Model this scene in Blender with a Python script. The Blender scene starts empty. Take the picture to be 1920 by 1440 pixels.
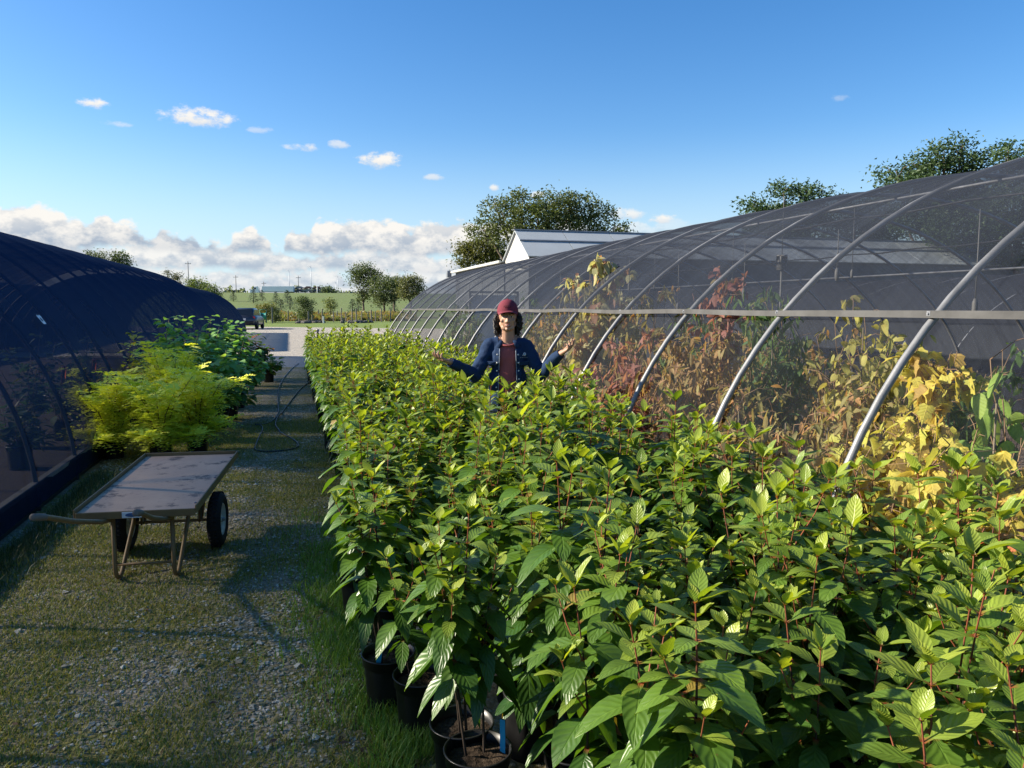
import bpy, bmesh, math, random
from mathutils import Vector, Matrix, Euler, noise as mnoise
SC = bpy.context.scene
COL = SC.collection
PI = math.pi
R = math.radians
rnd = random.Random(11)
V = Vector

# ------------------------------------------------------------------ camera
CAMH, YAW, PITCH, FPX = 1.68, R(16), R(5.6), 1450.0
sy, cy = math.sin(YAW), math.cos(YAW)

def at(px, py, d):
    """world point seen at photo pixel px,py at horizontal distance d along the view"""
    x, y = (px - 960) / FPX, (720 - py) / FPX
    f = math.cos(PITCH) + y * math.sin(PITCH)
    up = y * math.cos(PITCH) - math.sin(PITCH)
    k = d / f
    lat = x * k
    return V((d * sy + lat * cy, d * cy - lat * sy, CAMH + up * k))

def ground(px, py, z=0.0):
    x, y = (px - 960) / FPX, (720 - py) / FPX
    f = math.cos(PITCH) + y * math.sin(PITCH)
    up = y * math.cos(PITCH) - math.sin(PITCH)
    k = (z - CAMH) / up
    d, lat = f * k, x * k
    return V((d * sy + lat * cy, d * cy - lat * sy, z))

def azel(px, py):
    x, y = (px - 960) / FPX, (720 - py) / FPX
    f = math.cos(PITCH) + y * math.sin(PITCH)
    up = y * math.cos(PITCH) - math.sin(PITCH)
    az = math.atan2(x, f) + YAW
    return math.degrees(az), math.degrees(math.atan2(up, math.hypot(x, f)))

cam = bpy.data.objects.new('camera', bpy.data.cameras.new('camera'))
COL.objects.link(cam)
cam.data.sensor_width = 36
cam.data.lens = FPX / 1920 * 36
cam.data.clip_start = 0.05
cam.data.clip_end = 6000
cam.location = (0, 0, CAMH)
cam.rotation_euler = (R(90) - PITCH, 0, -YAW)
SC.camera = cam

# ------------------------------------------------------------------ mesh builder
class MB:
    def __init__(s):
        s.v, s.f, s.m, s.uv, s.c = [], [], [], [], []
        s.hasuv = s.hasc = False
    def add(s, vs, fs, mat=0, uvs=None, col=None, M=None):
        o = len(s.v)
        if M is not None:
            vs = [tuple(M @ V(p)) for p in vs]
        s.v.extend(vs)
        if col is not None:
            s.hasc = True
            if isinstance(col, list): s.c.extend(col)
            else: s.c.extend([col] * len(vs))
        else:
            s.c.extend([(1, 1, 1)] * len(vs))
        for f in fs:
            s.f.append(tuple(i + o for i in f)); s.m.append(mat)
            if uvs is not None:
                s.hasuv = True
                s.uv.extend([uvs[i] for i in f])
            else:
                s.uv.extend([(0, 0)] * len(f))
    def box(s, c, size, rot=None, mat=0, bev=0.0, col=None, M=None):
        x, y, z = size[0] / 2, size[1] / 2, size[2] / 2
        T = Matrix.Translation(V(c))
        if rot is not None: T = T @ Euler(rot).to_matrix().to_4x4()
        if M is not None: T = M @ T
        if bev > 0:
            b = min(bev, x * .95, y * .95, z * .95)
            vs = []; idx = {}
            for sx in (-1, 1):
                for sy_ in (-1, 1):
                    for sz in (-1, 1):
                        for ax in range(3):
                            p = [sx * (x - b), sy_ * (y - b), sz * (z - b)]
                            p[ax] = (sx * x, sy_ * y, sz * z)[ax]
                            idx[(sx, sy_, sz, ax)] = len(vs); vs.append(tuple(p))
            fs = []
            for ax in range(3):
                o1, o2 = [(1, 2), (2, 0), (0, 1)][ax]
                for sg in (-1, 1):
                    q = []
                    for a, b2 in ((-1, -1), (1, -1), (1, 1), (-1, 1)):
                        k = [0, 0, 0]; k[ax] = sg; k[o1] = a; k[o2] = b2
                        q.append(idx[(k[0], k[1], k[2], ax)])
                    fs.append(tuple(q if sg > 0 else q[::-1]))
            for ax in range(3):
                o1, o2 = [(1, 2), (2, 0), (0, 1)][ax]
                for a in (-1, 1):
                    for b2 in (-1, 1):
                        k0 = [0, 0, 0]; k0[ax] = -1; k0[o1] = a; k0[o2] = b2
                        k1 = list(k0); k1[ax] = 1
                        q = (idx[(*k0, o1)], idx[(*k1, o1)], idx[(*k1, o2)], idx[(*k0, o2)])
                        fs.append(q if a * b2 > 0 else q[::-1])
            for sx in (-1, 1):
                for sy_ in (-1, 1):
                    for sz in (-1, 1):
                        q = tuple(idx[(sx, sy_, sz, a)] for a in range(3))
                        fs.append(q if sx * sy_ * sz > 0 else q[::-1])
        else:
            vs = [(-x, -y, -z), (x, -y, -z), (x, y, -z), (-x, y, -z), (-x, -y, z), (x, -y, z), (x, y, z), (-x, y, z)]
            fs = [(0, 3, 2, 1), (4, 5, 6, 7), (0, 1, 5, 4), (1, 2, 6, 5), (2, 3, 7, 6), (3, 0, 4, 7)]
        s.add(vs, fs, mat, None, col, T)
        return s
    def tube(s, pts, r, n=8, mat=0, cap=True, col=None, M=None):
        pts = [V(p) for p in pts]
        k = len(pts)
        rs = r if isinstance(r, (list, tuple)) else [r] * k
        vs, fs = [], []
        prev = None
        for i, p in enumerate(pts):
            t = (pts[min(i + 1, k - 1)] - pts[max(i - 1, 0)])
            if t.length < 1e-9: t = V((0, 0, 1))
            t.normalize()
            if prev is None:
                a = t.orthogonal().normalized()
            else:
                a = prev - t * prev.dot(t)
                a = a.normalized() if a.length > 1e-6 else t.orthogonal().normalized()
            prev = a
            b = t.cross(a)
            for j in range(n):
                th = 2 * PI * j / n
                vs.append(tuple(p + (a * math.cos(th) + b * math.sin(th)) * rs[i]))
        for i in range(k - 1):
            for j in range(n):
                j2 = (j + 1) % n
                fs.append((i * n + j, i * n + j2, (i + 1) * n + j2, (i + 1) * n + j))
        if cap:
            fs.append(tuple(range(n))[::-1]); fs.append(tuple((k - 1) * n + j for j in range(n)))
        s.add(vs, fs, mat, None, col, M)
        return s
    def lathe(s, prof, n=24, mat=0, M=None, ribs=0, ribamp=0.0, col=None):
        vs, fs = [], []
        for (r, z) in prof:
            for j in range(n):
                th = 2 * PI * j / n
                rr = r
                vs.append((rr * math.cos(th), rr * math.sin(th), z))
        for i in range(len(prof) - 1):
            for j in range(n):
                j2 = (j + 1) % n
                fs.append((i * n + j, i * n + j2, (i + 1) * n + j2, (i + 1) * n + j))
        s.add(vs, fs, mat, None, col, M)
        return s
    def ell(s, c, rad, rot=None, nu=16, nv=10, mat=0, col=None, M=None):
        vs = [(0, 0, -1)]; fs = []
        for i in range(1, nv):
            ph = -PI / 2 + PI * i / nv
            for j in range(nu):
                th = 2 * PI * j / nu
                vs.append((math.cos(ph) * math.cos(th), math.cos(ph) * math.sin(th), math.sin(ph)))
        vs.append((0, 0, 1))
        for j in range(nu):
            fs.append((0, 1 + (j + 1) % nu, 1 + j))
            fs.append((len(vs) - 1, 1 + (nv - 2) * nu + j, 1 + (nv - 2) * nu + (j + 1) % nu))
        for i in range(nv - 2):
            for j in range(nu):
                a, b = 1 + i * nu + j, 1 + i * nu + (j + 1) % nu
                fs.append((a, b, b + nu, a + nu))
        T = Matrix.Translation(V(c))
        if rot is not None: T = T @ Euler(rot).to_matrix().to_4x4()
        T = T @ Matrix.Diagonal((*rad, 1))
        if M is not None: T = M @ T
        s.add(vs, fs, mat, None, col, T)
        return s
    def cap(s, p0, p1, r0, r1, n=14, M=None):
        """closed tapered capsule"""
        p0, p1 = V(p0), V(p1)
        t = (p1 - p0).normalized()
        pts, rs = [], []
        for a in (-80, -60, -35, -10):
            pts.append(p0 + t * math.sin(R(a)) * r0); rs.append(r0 * math.cos(R(a)))
        for q in (.25, .5, .75):
            pts.append(p0.lerp(p1, q)); rs.append(r0 + (r1 - r0) * q)
        for a in (10, 35, 60, 80):
            pts.append(p1 + t * math.sin(R(a)) * r1); rs.append(r1 * math.cos(R(a)))
        return s.tube(pts, rs, n, M=M)
    def prism(s, poly, w, mat=0, M=None):
        """poly in (y,z), extruded in x from -w/2..w/2 ; w may be list per-vertex half-widths"""
        n = len(poly)
        hw = w if isinstance(w, list) else [w / 2] * n
        vs = [(-hw[i], p[0], p[1]) for i, p in enumerate(poly)] + [(hw[i], p[0], p[1]) for i, p in enumerate(poly)]
        fs = [tuple(range(n)), tuple(range(2 * n - 1, n - 1, -1))]
        for i in range(n):
            j = (i + 1) % n
            fs.append((i, n + i, n + j, j))
        s.add(vs, fs, mat, None, None, M)
        return s
    def build(s, name, mats, parent=None, smooth=True, rn=False):
        me = bpy.data.meshes.new(name)
        me.from_pydata(s.v, [], s.f)
        if not isinstance(mats, (list, tuple)): mats = [mats]
        for m in mats: me.materials.append(m)
        if len(mats) > 1: me.polygons.foreach_set('material_index', s.m)
        if smooth: me.polygons.foreach_set('use_smooth', [True] * len(s.f))
        if s.hasuv:
            l = me.uv_layers.new(name='UVMap')
            l.data.foreach_set('uv', [x for p in s.uv for x in p])
        if s.hasc:
            a = me.color_attributes.new('col', 'FLOAT_COLOR', 'POINT')
            a.data.foreach_set('color', [x for p in s.c for x in (p[0], p[1], p[2], 1)])
        if rn:
            bm = bmesh.new(); bm.from_mesh(me); bmesh.ops.recalc_face_normals(bm, faces=bm.faces); bm.to_mesh(me); bm.free()
        me.update()
        return link(name, me, parent)

def link(name, me, parent=None):
    o = bpy.data.objects.new(name, me)
    COL.objects.link(o)
    if parent is not None: o.parent = parent
    return o

def smooth_sharp(o, ang=35):
    me = o.data
    me.set_sharp_from_angle(angle=R(ang))
    return o

def tag(o, label=None, cat=None, group=None, kind=None):
    if label: o['label'] = label
    if cat: o['category'] = cat
    if group: o['group'] = group
    if kind: o['kind'] = kind
    return o

def thing(name, label, cat, loc=(0, 0, 0), rz=0.0, group=None):
    o = bpy.data.objects.new(name, None)
    o.empty_display_size = .1
    COL.objects.link(o)
    o.location = loc; o.rotation_euler = (0, 0, rz)
    return tag(o, label, cat, group)

def dup(root, loc, rz=0.0, sc=1.0, label=None, group=None):
    r = root.copy(); COL.objects.link(r)
    r.location = loc; r.rotation_euler = (0, 0, rz); r.scale = (sc, sc, sc) if not isinstance(sc, tuple) else sc
    if label: r['label'] = label
    if group: r['group'] = group
    for ch in list(root.children):
        c = ch.copy(); COL.objects.link(c); c.parent = r
        for g in list(ch.children):
            d = g.copy(); COL.objects.link(d); d.parent = c
    return r

# ------------------------------------------------------------------ node helpers
class NG:
    def __init__(s, nt):
        s.nt = nt
    def n(s, typ, **kw):
        nd = s.nt.nodes.new(typ)
        for k, v in kw.items(): setattr(nd, k, v)
        return nd
    def put(s, sock, val):
        if hasattr(val, 'is_output') or hasattr(val, 'links'):
            s.nt.links.new(val, sock)
        else:
            if sock.type == 'RGBA' and len(val) == 3: val = (*val, 1)
            sock.default_value = val
    def M(s, op, a, b=None, c=None, clamp=False):
        nd = s.n('ShaderNodeMath', operation=op); nd.use_clamp = clamp
        for i, x in enumerate((a, b, c)):
            if x is not None: s.put(nd.inputs[i], x)
        return nd.outputs[0]
    def sstep(s, lo, hi, x):
        nd = s.n('ShaderNodeMapRange', interpolation_type='SMOOTHSTEP')
        s.put(nd.inputs[0], x); s.put(nd.inputs[1], lo); s.put(nd.inputs[2], hi)
        return nd.outputs[0]
    def lin(s, x, a, b, c, d):
        nd = s.n('ShaderNodeMapRange')
        for i, q in enumerate((x, a, b, c, d)): s.put(nd.inputs[i], q)
        return nd.outputs[0]
    def mix(s, f, a, b, blend='MIX'):
        nd = s.n('ShaderNodeMix', data_type='RGBA', blend_type=blend)
        s.put(nd.inputs[0], f); s.put(nd.inputs[6], a); s.put(nd.inputs[7], b)
        return nd.outputs[2]
    def noise(s, vec, scale, detail=4, rough=.55, dim='3D', out=0):
        nd = s.n('ShaderNodeTexNoise', noise_dimensions=dim)
        if vec is not None: s.nt.links.new(vec, nd.inputs['Vector'])
        nd.inputs['Scale'].default_value = scale; nd.inputs['Detail'].default_value = detail; nd.inputs['Roughness'].default_value = rough
        return nd.outputs[out]
    def comb(s, x, y, z=0.0):
        nd = s.n('ShaderNodeCombineXYZ')
        for i, q in enumerate((x, y, z)): s.put(nd.inputs[i], q)
        return nd.outputs[0]
    def bump(s, h, st=.3, dist=.01):
        nd = s.n('ShaderNodeBump'); nd.inputs['Strength'].default_value = st; nd.inputs['Distance'].default_value = dist
        s.put(nd.inputs['Height'], h)
        return nd.outputs[0]

def newmat(name):
    m = bpy.data.materials.new(name); m.use_nodes = True
    nt = m.node_tree; nt.nodes.clear()
    g = NG(nt)
    out = g.n('ShaderNodeOutputMaterial')
    return m, g, out

def pmat(name, color, rough=.6, spec=.4, metal=0.0, var=.18, scale=8.0, bump=0.0, bscale=40.0, color2=None, usecol=False, sheen=0.0):
    m, g, out = newmat(name)
    p = g.n('ShaderNodeBsdfPrincipled')
    tc = g.n('ShaderNodeTexCoord').outputs['Object']
    nz = g.noise(tc, scale, 5)
    f = g.lin(nz, .3, .7, 0, 1)
    a = tuple(max(0, c * (1 - var)) for c in color)
    b = color2 if color2 else tuple(min(1, c * (1 + var)) for c in color)
    cc = g.mix(f, a, b)
    if usecol:
        at_ = g.n('ShaderNodeVertexColor', layer_name='col').outputs[0]
        cc = g.mix(1.0, at_, cc, 'MULTIPLY')
    g.put(p.inputs['Base Color'], cc)
    p.inputs['Roughness'].default_value = rough
    p.inputs['Specular IOR Level'].default_value = spec
    p.inputs['Metallic'].default_value = metal
    if sheen: p.inputs['Sheen Weight'].default_value = sheen
    if bump:
        g.put(p.inputs['Normal'], g.bump(g.noise(tc, bscale, 4), bump, .01))
    g.put(out.inputs[0], p.outputs[0])
    return m

def leafmat(name, trans=.35, rough=.42, veins=12.0, tcol=(1.25, 1.35, .55), spec=.4, vein_amt=.35, bump=.5):
    m, g, out = newmat(name)
    col = g.n('ShaderNodeVertexColor', layer_name='col').outputs[0]
    uv = g.n('ShaderNodeUVMap').outputs[0]
    sp = g.n('ShaderNodeSeparateXYZ'); g.put(sp.inputs[0], uv)
    u = g.M('ABSOLUTE', g.M('SUBTRACT', sp.outputs[0], .5))
    v = sp.outputs[1]
    ph = g.M('MULTIPLY', g.M('SUBTRACT', v, g.M('MULTIPLY', u, .55)), veins * 2 * PI)
    wave = g.M('SINE', ph)
    side = g.M('POWER', g.lin(wave, -1, 1, 0, 1), 6)
    mid = g.sstep(.045, .012, u)
    vv = g.M('MAXIMUM', g.M('MULTIPLY', side, .55), mid)
    tcn = g.n('ShaderNodeTexCoord').outputs['Object']
    blot = g.lin(g.noise(tcn, 25, 3), .3, .7, .82, 1.15)
    base = g.mix(1.0, col, g.comb(blot, blot, blot), 'MULTIPLY')
    spk = g.M('MULTIPLY', g.sstep(.70, .76, g.noise(tcn, 70, 2)), .6)
    base = g.mix(spk, base, (.16, .10, .04, 1))
    lightc = g.mix(1.0, col, (1.7, 1.55, 1.6, 1), 'MULTIPLY')
    cc = g.mix(g.M('MULTIPLY', vv, vein_amt), base, lightc)
    p = g.n('ShaderNodeBsdfPrincipled')
    g.put(p.inputs['Base Color'], cc)
    p.inputs['Roughness'].default_value = rough
    p.inputs['Specular IOR Level'].default_value = spec
    if bump:
        h = g.M('ADD', g.M('MULTIPLY', g.M('ADD', g.M('MULTIPLY', wave, .5), 0), 1.0), g.M('MULTIPLY', mid, -1.5))
        g.put(p.inputs['Normal'], g.bump(h, bump, .0025))
    t = g.n('ShaderNodeBsdfTranslucent')
    g.put(t.inputs[0], g.mix(1.0, cc, (*tcol, 1), 'MULTIPLY'))
    mx = g.n('ShaderNodeMixShader'); mx.inputs[0].default_value = trans
    g.put(mx.inputs[1], p.outputs[0]); g.put(mx.inputs[2], t.outputs[0])
    g.put(out.inputs[0], mx.outputs[0])
    return m

def clothmat(name, col, t0, tint=(1, 1, 1), streak=.12, gloss=.0):
    """woven shade net: open-weave transmission falls off with the slant of the ray"""
    m, g, out = newmat(name)
    geo = g.n('ShaderNodeNewGeometry')
    dt = g.n('ShaderNodeVectorMath', operation='DOT_PRODUCT')
    g.put(dt.inputs[0], geo.outputs['Incoming']); g.put(dt.inputs[1], geo.outputs['Normal'])
    cs = g.M('MAXIMUM', g.M('ABSOLUTE', dt.outputs['Value']), .15)
    T = g.M('POWER', t0, g.M('DIVIDE', 1.0, cs))
    tc = g.n('ShaderNodeTexCoord').outputs['Object']
    mp = g.n('ShaderNodeMapping'); g.put(mp.inputs[0], tc)
    mp.inputs['Rotation'].default_value = (.2, .35, .5); mp.inputs['Scale'].default_value = (1.0, 11.0, .8)
    st = g.lin(g.noise(mp.outputs[0], 1.3, 6, .65), .3, .7, 1 - streak, 1 + streak)
    pa = g.lin(g.noise(tc, .7, 3), .3, .7, .94, 1.06)
    T = g.M('MULTIPLY', T, g.M('MULTIPLY', st, pa), clamp=True)
    d = g.n('ShaderNodeBsdfDiffuse'); g.put(d.inputs[0], g.mix(g.lin(st, .85, 1.15, 0, 1), tuple(c * .85 for c in col), tuple(c * 1.2 for c in col)))
    tl = g.n('ShaderNodeBsdfTranslucent'); g.put(tl.inputs[0], tuple(c * .8 for c in col))
    ad = g.n('ShaderNodeMixShader'); ad.inputs[0].default_value = .3
    g.put(ad.inputs[1], d.outputs[0]); g.put(ad.inputs[2], tl.outputs[0])
    surf = ad.outputs[0]
    if gloss:
        gl = g.n('ShaderNodeBsdfGlossy'); gl.inputs['Roughness'].default_value = .45; g.put(gl.inputs[0], (.5, .65, 1, 1))
        m3 = g.n('ShaderNodeMixShader'); m3.inputs[0].default_value = gloss
        g.put(m3.inputs[1], surf); g.put(m3.inputs[2], gl.outputs[0]); surf = m3.outputs[0]
    tr = g.n('ShaderNodeBsdfTransparent'); g.put(tr.inputs[0], (*tint, 1))
    mx = g.n('ShaderNodeMixShader')
    g.put(mx.inputs[0], T); g.put(mx.inputs[1], surf); g.put(mx.inputs[2], tr.outputs[0])
    g.put(out.inputs[0], mx.outputs[0])
    return m
# ------------------------------------------------------------------ world, sun, view
SUN_EL, SUN_HEAD = R(28), R(-72)      # heading measured clockwise from +Y
world = bpy.data.worlds.new('World'); SC.world = world; world.use_nodes = True
wt = world.node_tree; wt.nodes.clear()
g = NG(wt)
wout = g.n('ShaderNodeOutputWorld'); bg = g.n('ShaderNodeBackground')
sky = g.n('ShaderNodeTexSky'); sky.sky_type = 'NISHITA'; sky.sun_disc = False
sky.sun_elevation = SUN_EL; sky.sun_rotation = SUN_HEAD
sky.altitude = 200; sky.air_density = 1.0; sky.dust_density = .6; sky.ozone_density = 2.2
SKY_STR = .070
EXPO = 1.3
hs = g.n('ShaderNodeHueSaturation'); hs.inputs['Saturation'].default_value = 1.36; hs.inputs['Value'].default_value = 1.14; hs.inputs['Hue'].default_value = .506
g.put(hs.inputs['Color'], sky.outputs[0])
skyc = hs.outputs[0]
d = g.n('ShaderNodeTexCoord').outputs['Generated']
sp = g.n('ShaderNodeSeparateXYZ'); g.put(sp.inputs[0], d)
AZ = g.M('MULTIPLY', g.M('ARCTAN2', sp.outputs[0], sp.outputs[1]), 57.29578)
EL = g.M('MULTIPLY', g.M('ARCSINE', sp.outputs[2]), 57.29578)
K = 1.0 / SKY_STR / 2 ** EXPO
WHITE, GREY = tuple(c * K for c in (.98, .95, .90)), tuple(c * K for c in (.42, .50, .61))
FAR_W, FAR_G = tuple(c * K for c in (.86, .88, .90)), tuple(c * K for c in (.55, .62, .72))
def lerp3(a, b, t): return tuple(x + (y - x) * t for x, y in zip(a, b))
vec = lambda sa, se, o: g.comb(g.M('ADD', g.M('MULTIPLY', AZ, sa), o), g.M('MULTIPLY', EL, se), o * 1.7)
# low haze veil near the horizon
skyc = g.mix(g.M('MULTIPLY', g.sstep(13, 0, EL), .80), skyc, tuple(c * K for c in (.60, .78, .96)))
# banks of cumulus, far to near: (base elevation, tower height, seed, how full)
fine = g.noise(vec(1.0, 1.5, 3.0), .62, 8, .60, '3D')
fine_l = g.noise(g.comb(g.M('ADD', AZ, 3.0 - .45), g.M('ADD', g.M('MULTIPLY', EL, 1.5), 3.0 + .55), 5.1), .62, 8, .60, '3D')
lump = g.lin(g.M('SUBTRACT', fine, fine_l), -.13, .13, 0, 1)
right_fade = g.sstep(34, 16, AZ)
for base, hgt, seed, full, far in ((.1, 2.0, 9.1, .40, .75), (1.3, 1.8, 21.3, .31, .5), (2.6, 2.0, 33.7, .20, .25), (3.8, 2.7, 47.2, .19, .0)):
    prof = g.noise(g.comb(g.M('MULTIPLY', AZ, 1.0), seed, 0.0), .16, 3, .6, '2D')
    top = g.M('MULTIPLY', g.sstep(.40 - full, .78 - full, prof), hgt)
    bw = g.M('MULTIPLY', g.M('SUBTRACT', g.noise(g.comb(AZ, seed, 0), .35, 2, .5, '2D'), .5), .7)
    h = g.M('SUBTRACT', g.M('SUBTRACT', EL, base), bw)
    fld = g.M('ADD', g.M('SUBTRACT', top, h), g.M('MULTIPLY', g.M('SUBTRACT', fine, .5), 2.6))
    al = g.M('MULTIPLY', g.sstep(.15, .65, fld), g.sstep(-.25, .35, g.M('ADD', h, g.M('MULTIPLY', g.M('SUBTRACT', fine, .5), .8))))
    al = g.M('MULTIPLY', g.M('MULTIPLY', al, right_fade), 1.0 - .25 * far)
    shade = g.M('ADD', g.M('MULTIPLY', g.sstep(.05, .95, g.M('DIVIDE', g.M('ADD', h, g.M('MULTIPLY', g.M('SUBTRACT', fine, .5), 1.6)), hgt * .8)), .58), g.M('MULTIPLY', g.M('SUBTRACT', lump, .04), .62), clamp=True)
    cc = g.mix(shade, lerp3(GREY, FAR_G, far), lerp3(WHITE, FAR_W, far))
    skyc = g.mix(al, skyc, cc)
# separate small clouds
SMALL = ((175, 195, 34, 16, 1), (372, 222, 86, 27, 1.25), (222, 233, 34, 9, .45), (488, 245, 34, 9, .4), (567, 277, 44, 11, .7), (634, 272, 22, 12, .6),
         (712, 302, 52, 21, 1.1), (812, 333, 24, 9, .6), (928, 352, 13, 10, .9), (1180, 402, 46, 15, .8), (1240, 411, 38, 14, 1.1), (1575, 184, 26, 11, .25), (1010, 366, 24, 10, .8))
wf = g.noise(vec(1.0, 1.7, 71.0), .9, 7, .66)
for (px, py, rx, ry, dens) in SMALL:
    a0, e0 = azel(px, py); a1, _ = azel(px + rx, py); _, e1 = azel(px, py - ry)
    ua = g.M('DIVIDE', g.M('SUBTRACT', AZ, a0), a1 - a0)
    ue = g.M('DIVIDE', g.M('SUBTRACT', EL, e0), e1 - e0)
    low = g.M('MULTIPLY', g.M('MINIMUM', ue, 0.0), .7)
    rr = g.M('ADD', g.M('ADD', g.M('MULTIPLY', ua, ua), g.M('MULTIPLY', ue, ue)), g.M('MULTIPLY', low, low))
    fld = g.M('ADD', g.M('SUBTRACT', .75, rr), g.M('MULTIPLY', g.M('SUBTRACT', wf, .5), 3.0))
    al = g.M('MULTIPLY', g.sstep(-.05, .9, fld), min(1.0, dens))
    sh = g.M('ADD', g.sstep(-1.0, .35, ue), g.M('MULTIPLY', g.M('SUBTRACT', wf, .5), .8), clamp=True)
    skyc = g.mix(al, skyc, g.mix(sh, tuple(c * K for c in (.62, .70, .80)), WHITE))
g.put(bg.inputs[0], skyc); bg.inputs[1].default_value = SKY_STR
g.put(wout.inputs[0], bg.outputs[0])
world.cycles.sampling_method = 'MANUAL'; world.cycles.sample_map_resolution = 512

sd = V((math.sin(SUN_HEAD) * math.cos(SUN_EL), math.cos(SUN_HEAD) * math.cos(SUN_EL), math.sin(SUN_EL)))
sl = bpy.data.lights.new('sun', 'SUN'); sl.energy = 5.0; sl.angle = R(1.0); sl.color = (1.0, .90, .74)
so = bpy.data.objects.new('sun', sl); COL.objects.link(so)
so.rotation_euler = sd.to_track_quat('Z', 'Y').to_euler(); so.location = sd * 50
SC.view_settings.view_transform = 'Standard'; SC.view_settings.look = 'None'
SC.view_settings.exposure = EXPO; SC.view_settings.gamma = 1
SC.cycles.transparent_max_bounces = 40
SC.cycles.max_bounces = 8; SC.cycles.diffuse_bounces = 3; SC.cycles.transmission_bounces = 6
SC.cycles.sample_clamp_indirect = 6.0

# ------------------------------------------------------------------ ground
def ground_mat(name, c1, c2, c3, stones=0.0, sc=1.0, mossy=.5):
    m, g, out = newmat(name)
    tc = g.n('ShaderNodeTexCoord').outputs['Object']
    n1 = g.noise(tc, .9 * sc, 6, .6); n2 = g.noise(tc, 7 * sc, 6, .7); n3 = g.noise(tc, 45 * sc, 4, .7)
    a = g.mix(g.lin(n2, .35, .65, 0, 1), c1, c2)
    mm = g.M('ADD', g.M('MULTIPLY', g.M('SUBTRACT', n1, .5), 3.0), g.M('MULTIPLY', g.M('SUBTRACT', n2, .5), 1.6))
    a = g.mix(g.sstep(.35 - mossy, .75 - mossy, mm), a, c3)
    a = g.mix(g.lin(n3, .3, .7, 0, .5), a, (.02, .018, .012))
    hgt = n3
    if stones:
        vo = g.n('ShaderNodeTexVoronoi'); g.put(vo.inputs['Vector'], tc); vo.inputs['Scale'].default_value = 38 * sc
        bw = g.n('ShaderNodeRGBToBW'); g.put(bw.inputs[0], vo.outputs['Color'])
        stc = g.mix(bw.outputs[0], (.12, .11, .09), (.44, .40, .33))
        msk = g.M('MULTIPLY', g.sstep(.62 - .35 * stones, .75, bw.outputs[0]), g.sstep(.62, .4, vo.outputs['Distance']))
        a = g.mix(g.M('MULTIPLY', msk, stones), a, stc)
        hgt = g.M('ADD', n3, g.M('MULTIPLY', vo.outputs['Distance'], -1.2))
    p = g.n('ShaderNodeBsdfPrincipled'); g.put(p.inputs['Base Color'], a)
    p.inputs['Roughness'].default_value = .9; p.inputs['Specular IOR Level'].default_value = .2
    g.put(p.inputs['Normal'], g.bump(hgt, .8, .02))
    g.put(out.inputs[0], p.outputs[0])
    return m

M_earth = ground_mat('earth_grass', (.09, .11, .03), (.13, .15, .045), (.07, .10, .025), 0, .3, .4)
M_path = ground_mat('gravel_moss', (.31, .255, .165), (.41, .345, .235), (.26, .225, .065), .75, 1.0, .56)
M_lawn = ground_mat('mown_lawn', (.15, .22, .045), (.20, .27, .06), (.17, .19, .05), 0, .6, .2)
M_slope = ground_mat('grass_slope', (.13, .19, .05), (.18, .23, .07), (.17, .20, .07), 0, .12, .35)
M_meadow = ground_mat('rough_meadow', (.16, .14, .06), (.20, .19, .08), (.09, .12, .04), 0, .2, .3)
M_lot = ground_mat('worn_pavement', (.40, .37, .32), (.50, .46, .40), (.34, .32, .28), .25, .8, .15)
M_floor = ground_mat('bare_soil', (.10, .070, .055), (.14, .10, .08), (.08, .06, .045), .3, 1.0, .3)

def sheet(name, pts, mat, z):
    mb = MB(); mb.add([(p[0], p[1], z) for p in pts], [tuple(range(len(pts)))], 0)
    return tag(mb.build(name, mat, smooth=False), kind='structure')

# one ground sheet reaching the horizon, lifted into a motorway embankment to the north
def hill_z(x, y):
    t = max(0.0, min(1.0, (y - 165) / 215.0))
    s = t * t * (3 - 2 * t) * .35 + t * .65
    w = 1.0 - max(0.0, min(1.0, (x - 110) / 160.0)) * .7
    return 8.9 * s * w
gb = MB()
xs = [-3000, -1500, -700, -350, -200] + list(range(-150, 261, 15)) + [320, 420, 600, 1000, 2000, 3500]
ys = [-800, -200, -60, 0, 60, 120, 150] + list(range(160, 400, 12)) + [420, 600, 1200, 3000, 5500]
vs, fs = [], []
for y in ys:
    for x in xs: vs.append((x, y, hill_z(x, y) - .012))
nx = len(xs)
for j in range(len(ys) - 1):
    for i in range(nx - 1): fs.append((j * nx + i, j * nx + i + 1, (j + 1) * nx + i + 1, (j + 1) * nx + i))
gb.add(vs, fs)
tag(gb.build('ground', M_slope), kind='structure')
sheet('gravel_path', [(-2.06, -4), (2.36, -4), (2.36, 23.0), (-2.06, 23.0)], M_path, 0.0)
M_floor_shade = ground_mat('shaded_floor', (.055, .04, .032), (.075, .055, .045), (.045, .035, .03), 0, 1.0, .3)  # soil darkened in colour to stand for the dim interior
sheet('hoop_house_floor', [(-9.5, -4), (-2.06, -4), (-2.06, 30.2), (-9.5, 30.2)], M_floor_shade, 0.0)
sheet('soil_bed', [(2.36, -4), (20, -4), (20, 23.0), (2.36, 23.0)], M_floor, 0.0)
lot_far = [ground(-400, 611), ground(485, 612.5), ground(735, 615.5), ground(1100, 618)]
sheet('parking_lot', [(-40, 30.2), (-9.5, 30.2), (-9.5, 23.0), (70, 23.0)] + [(p.x, p.y) for p in lot_far[::-1]], M_lot, -.004)
l2 = [ground(-400, 597), ground(485, 597.5), ground(735, 598), ground(1100, 598)]
sheet('lawn', [(p.x, p.y) for p in lot_far] + [(p.x, p.y) for p in l2[::-1]], M_lawn, -.006)
sheet('meadow', [(p.x, p.y) for p in l2] + [(120, 158), (-80, 158)], M_meadow, -.005)

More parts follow.
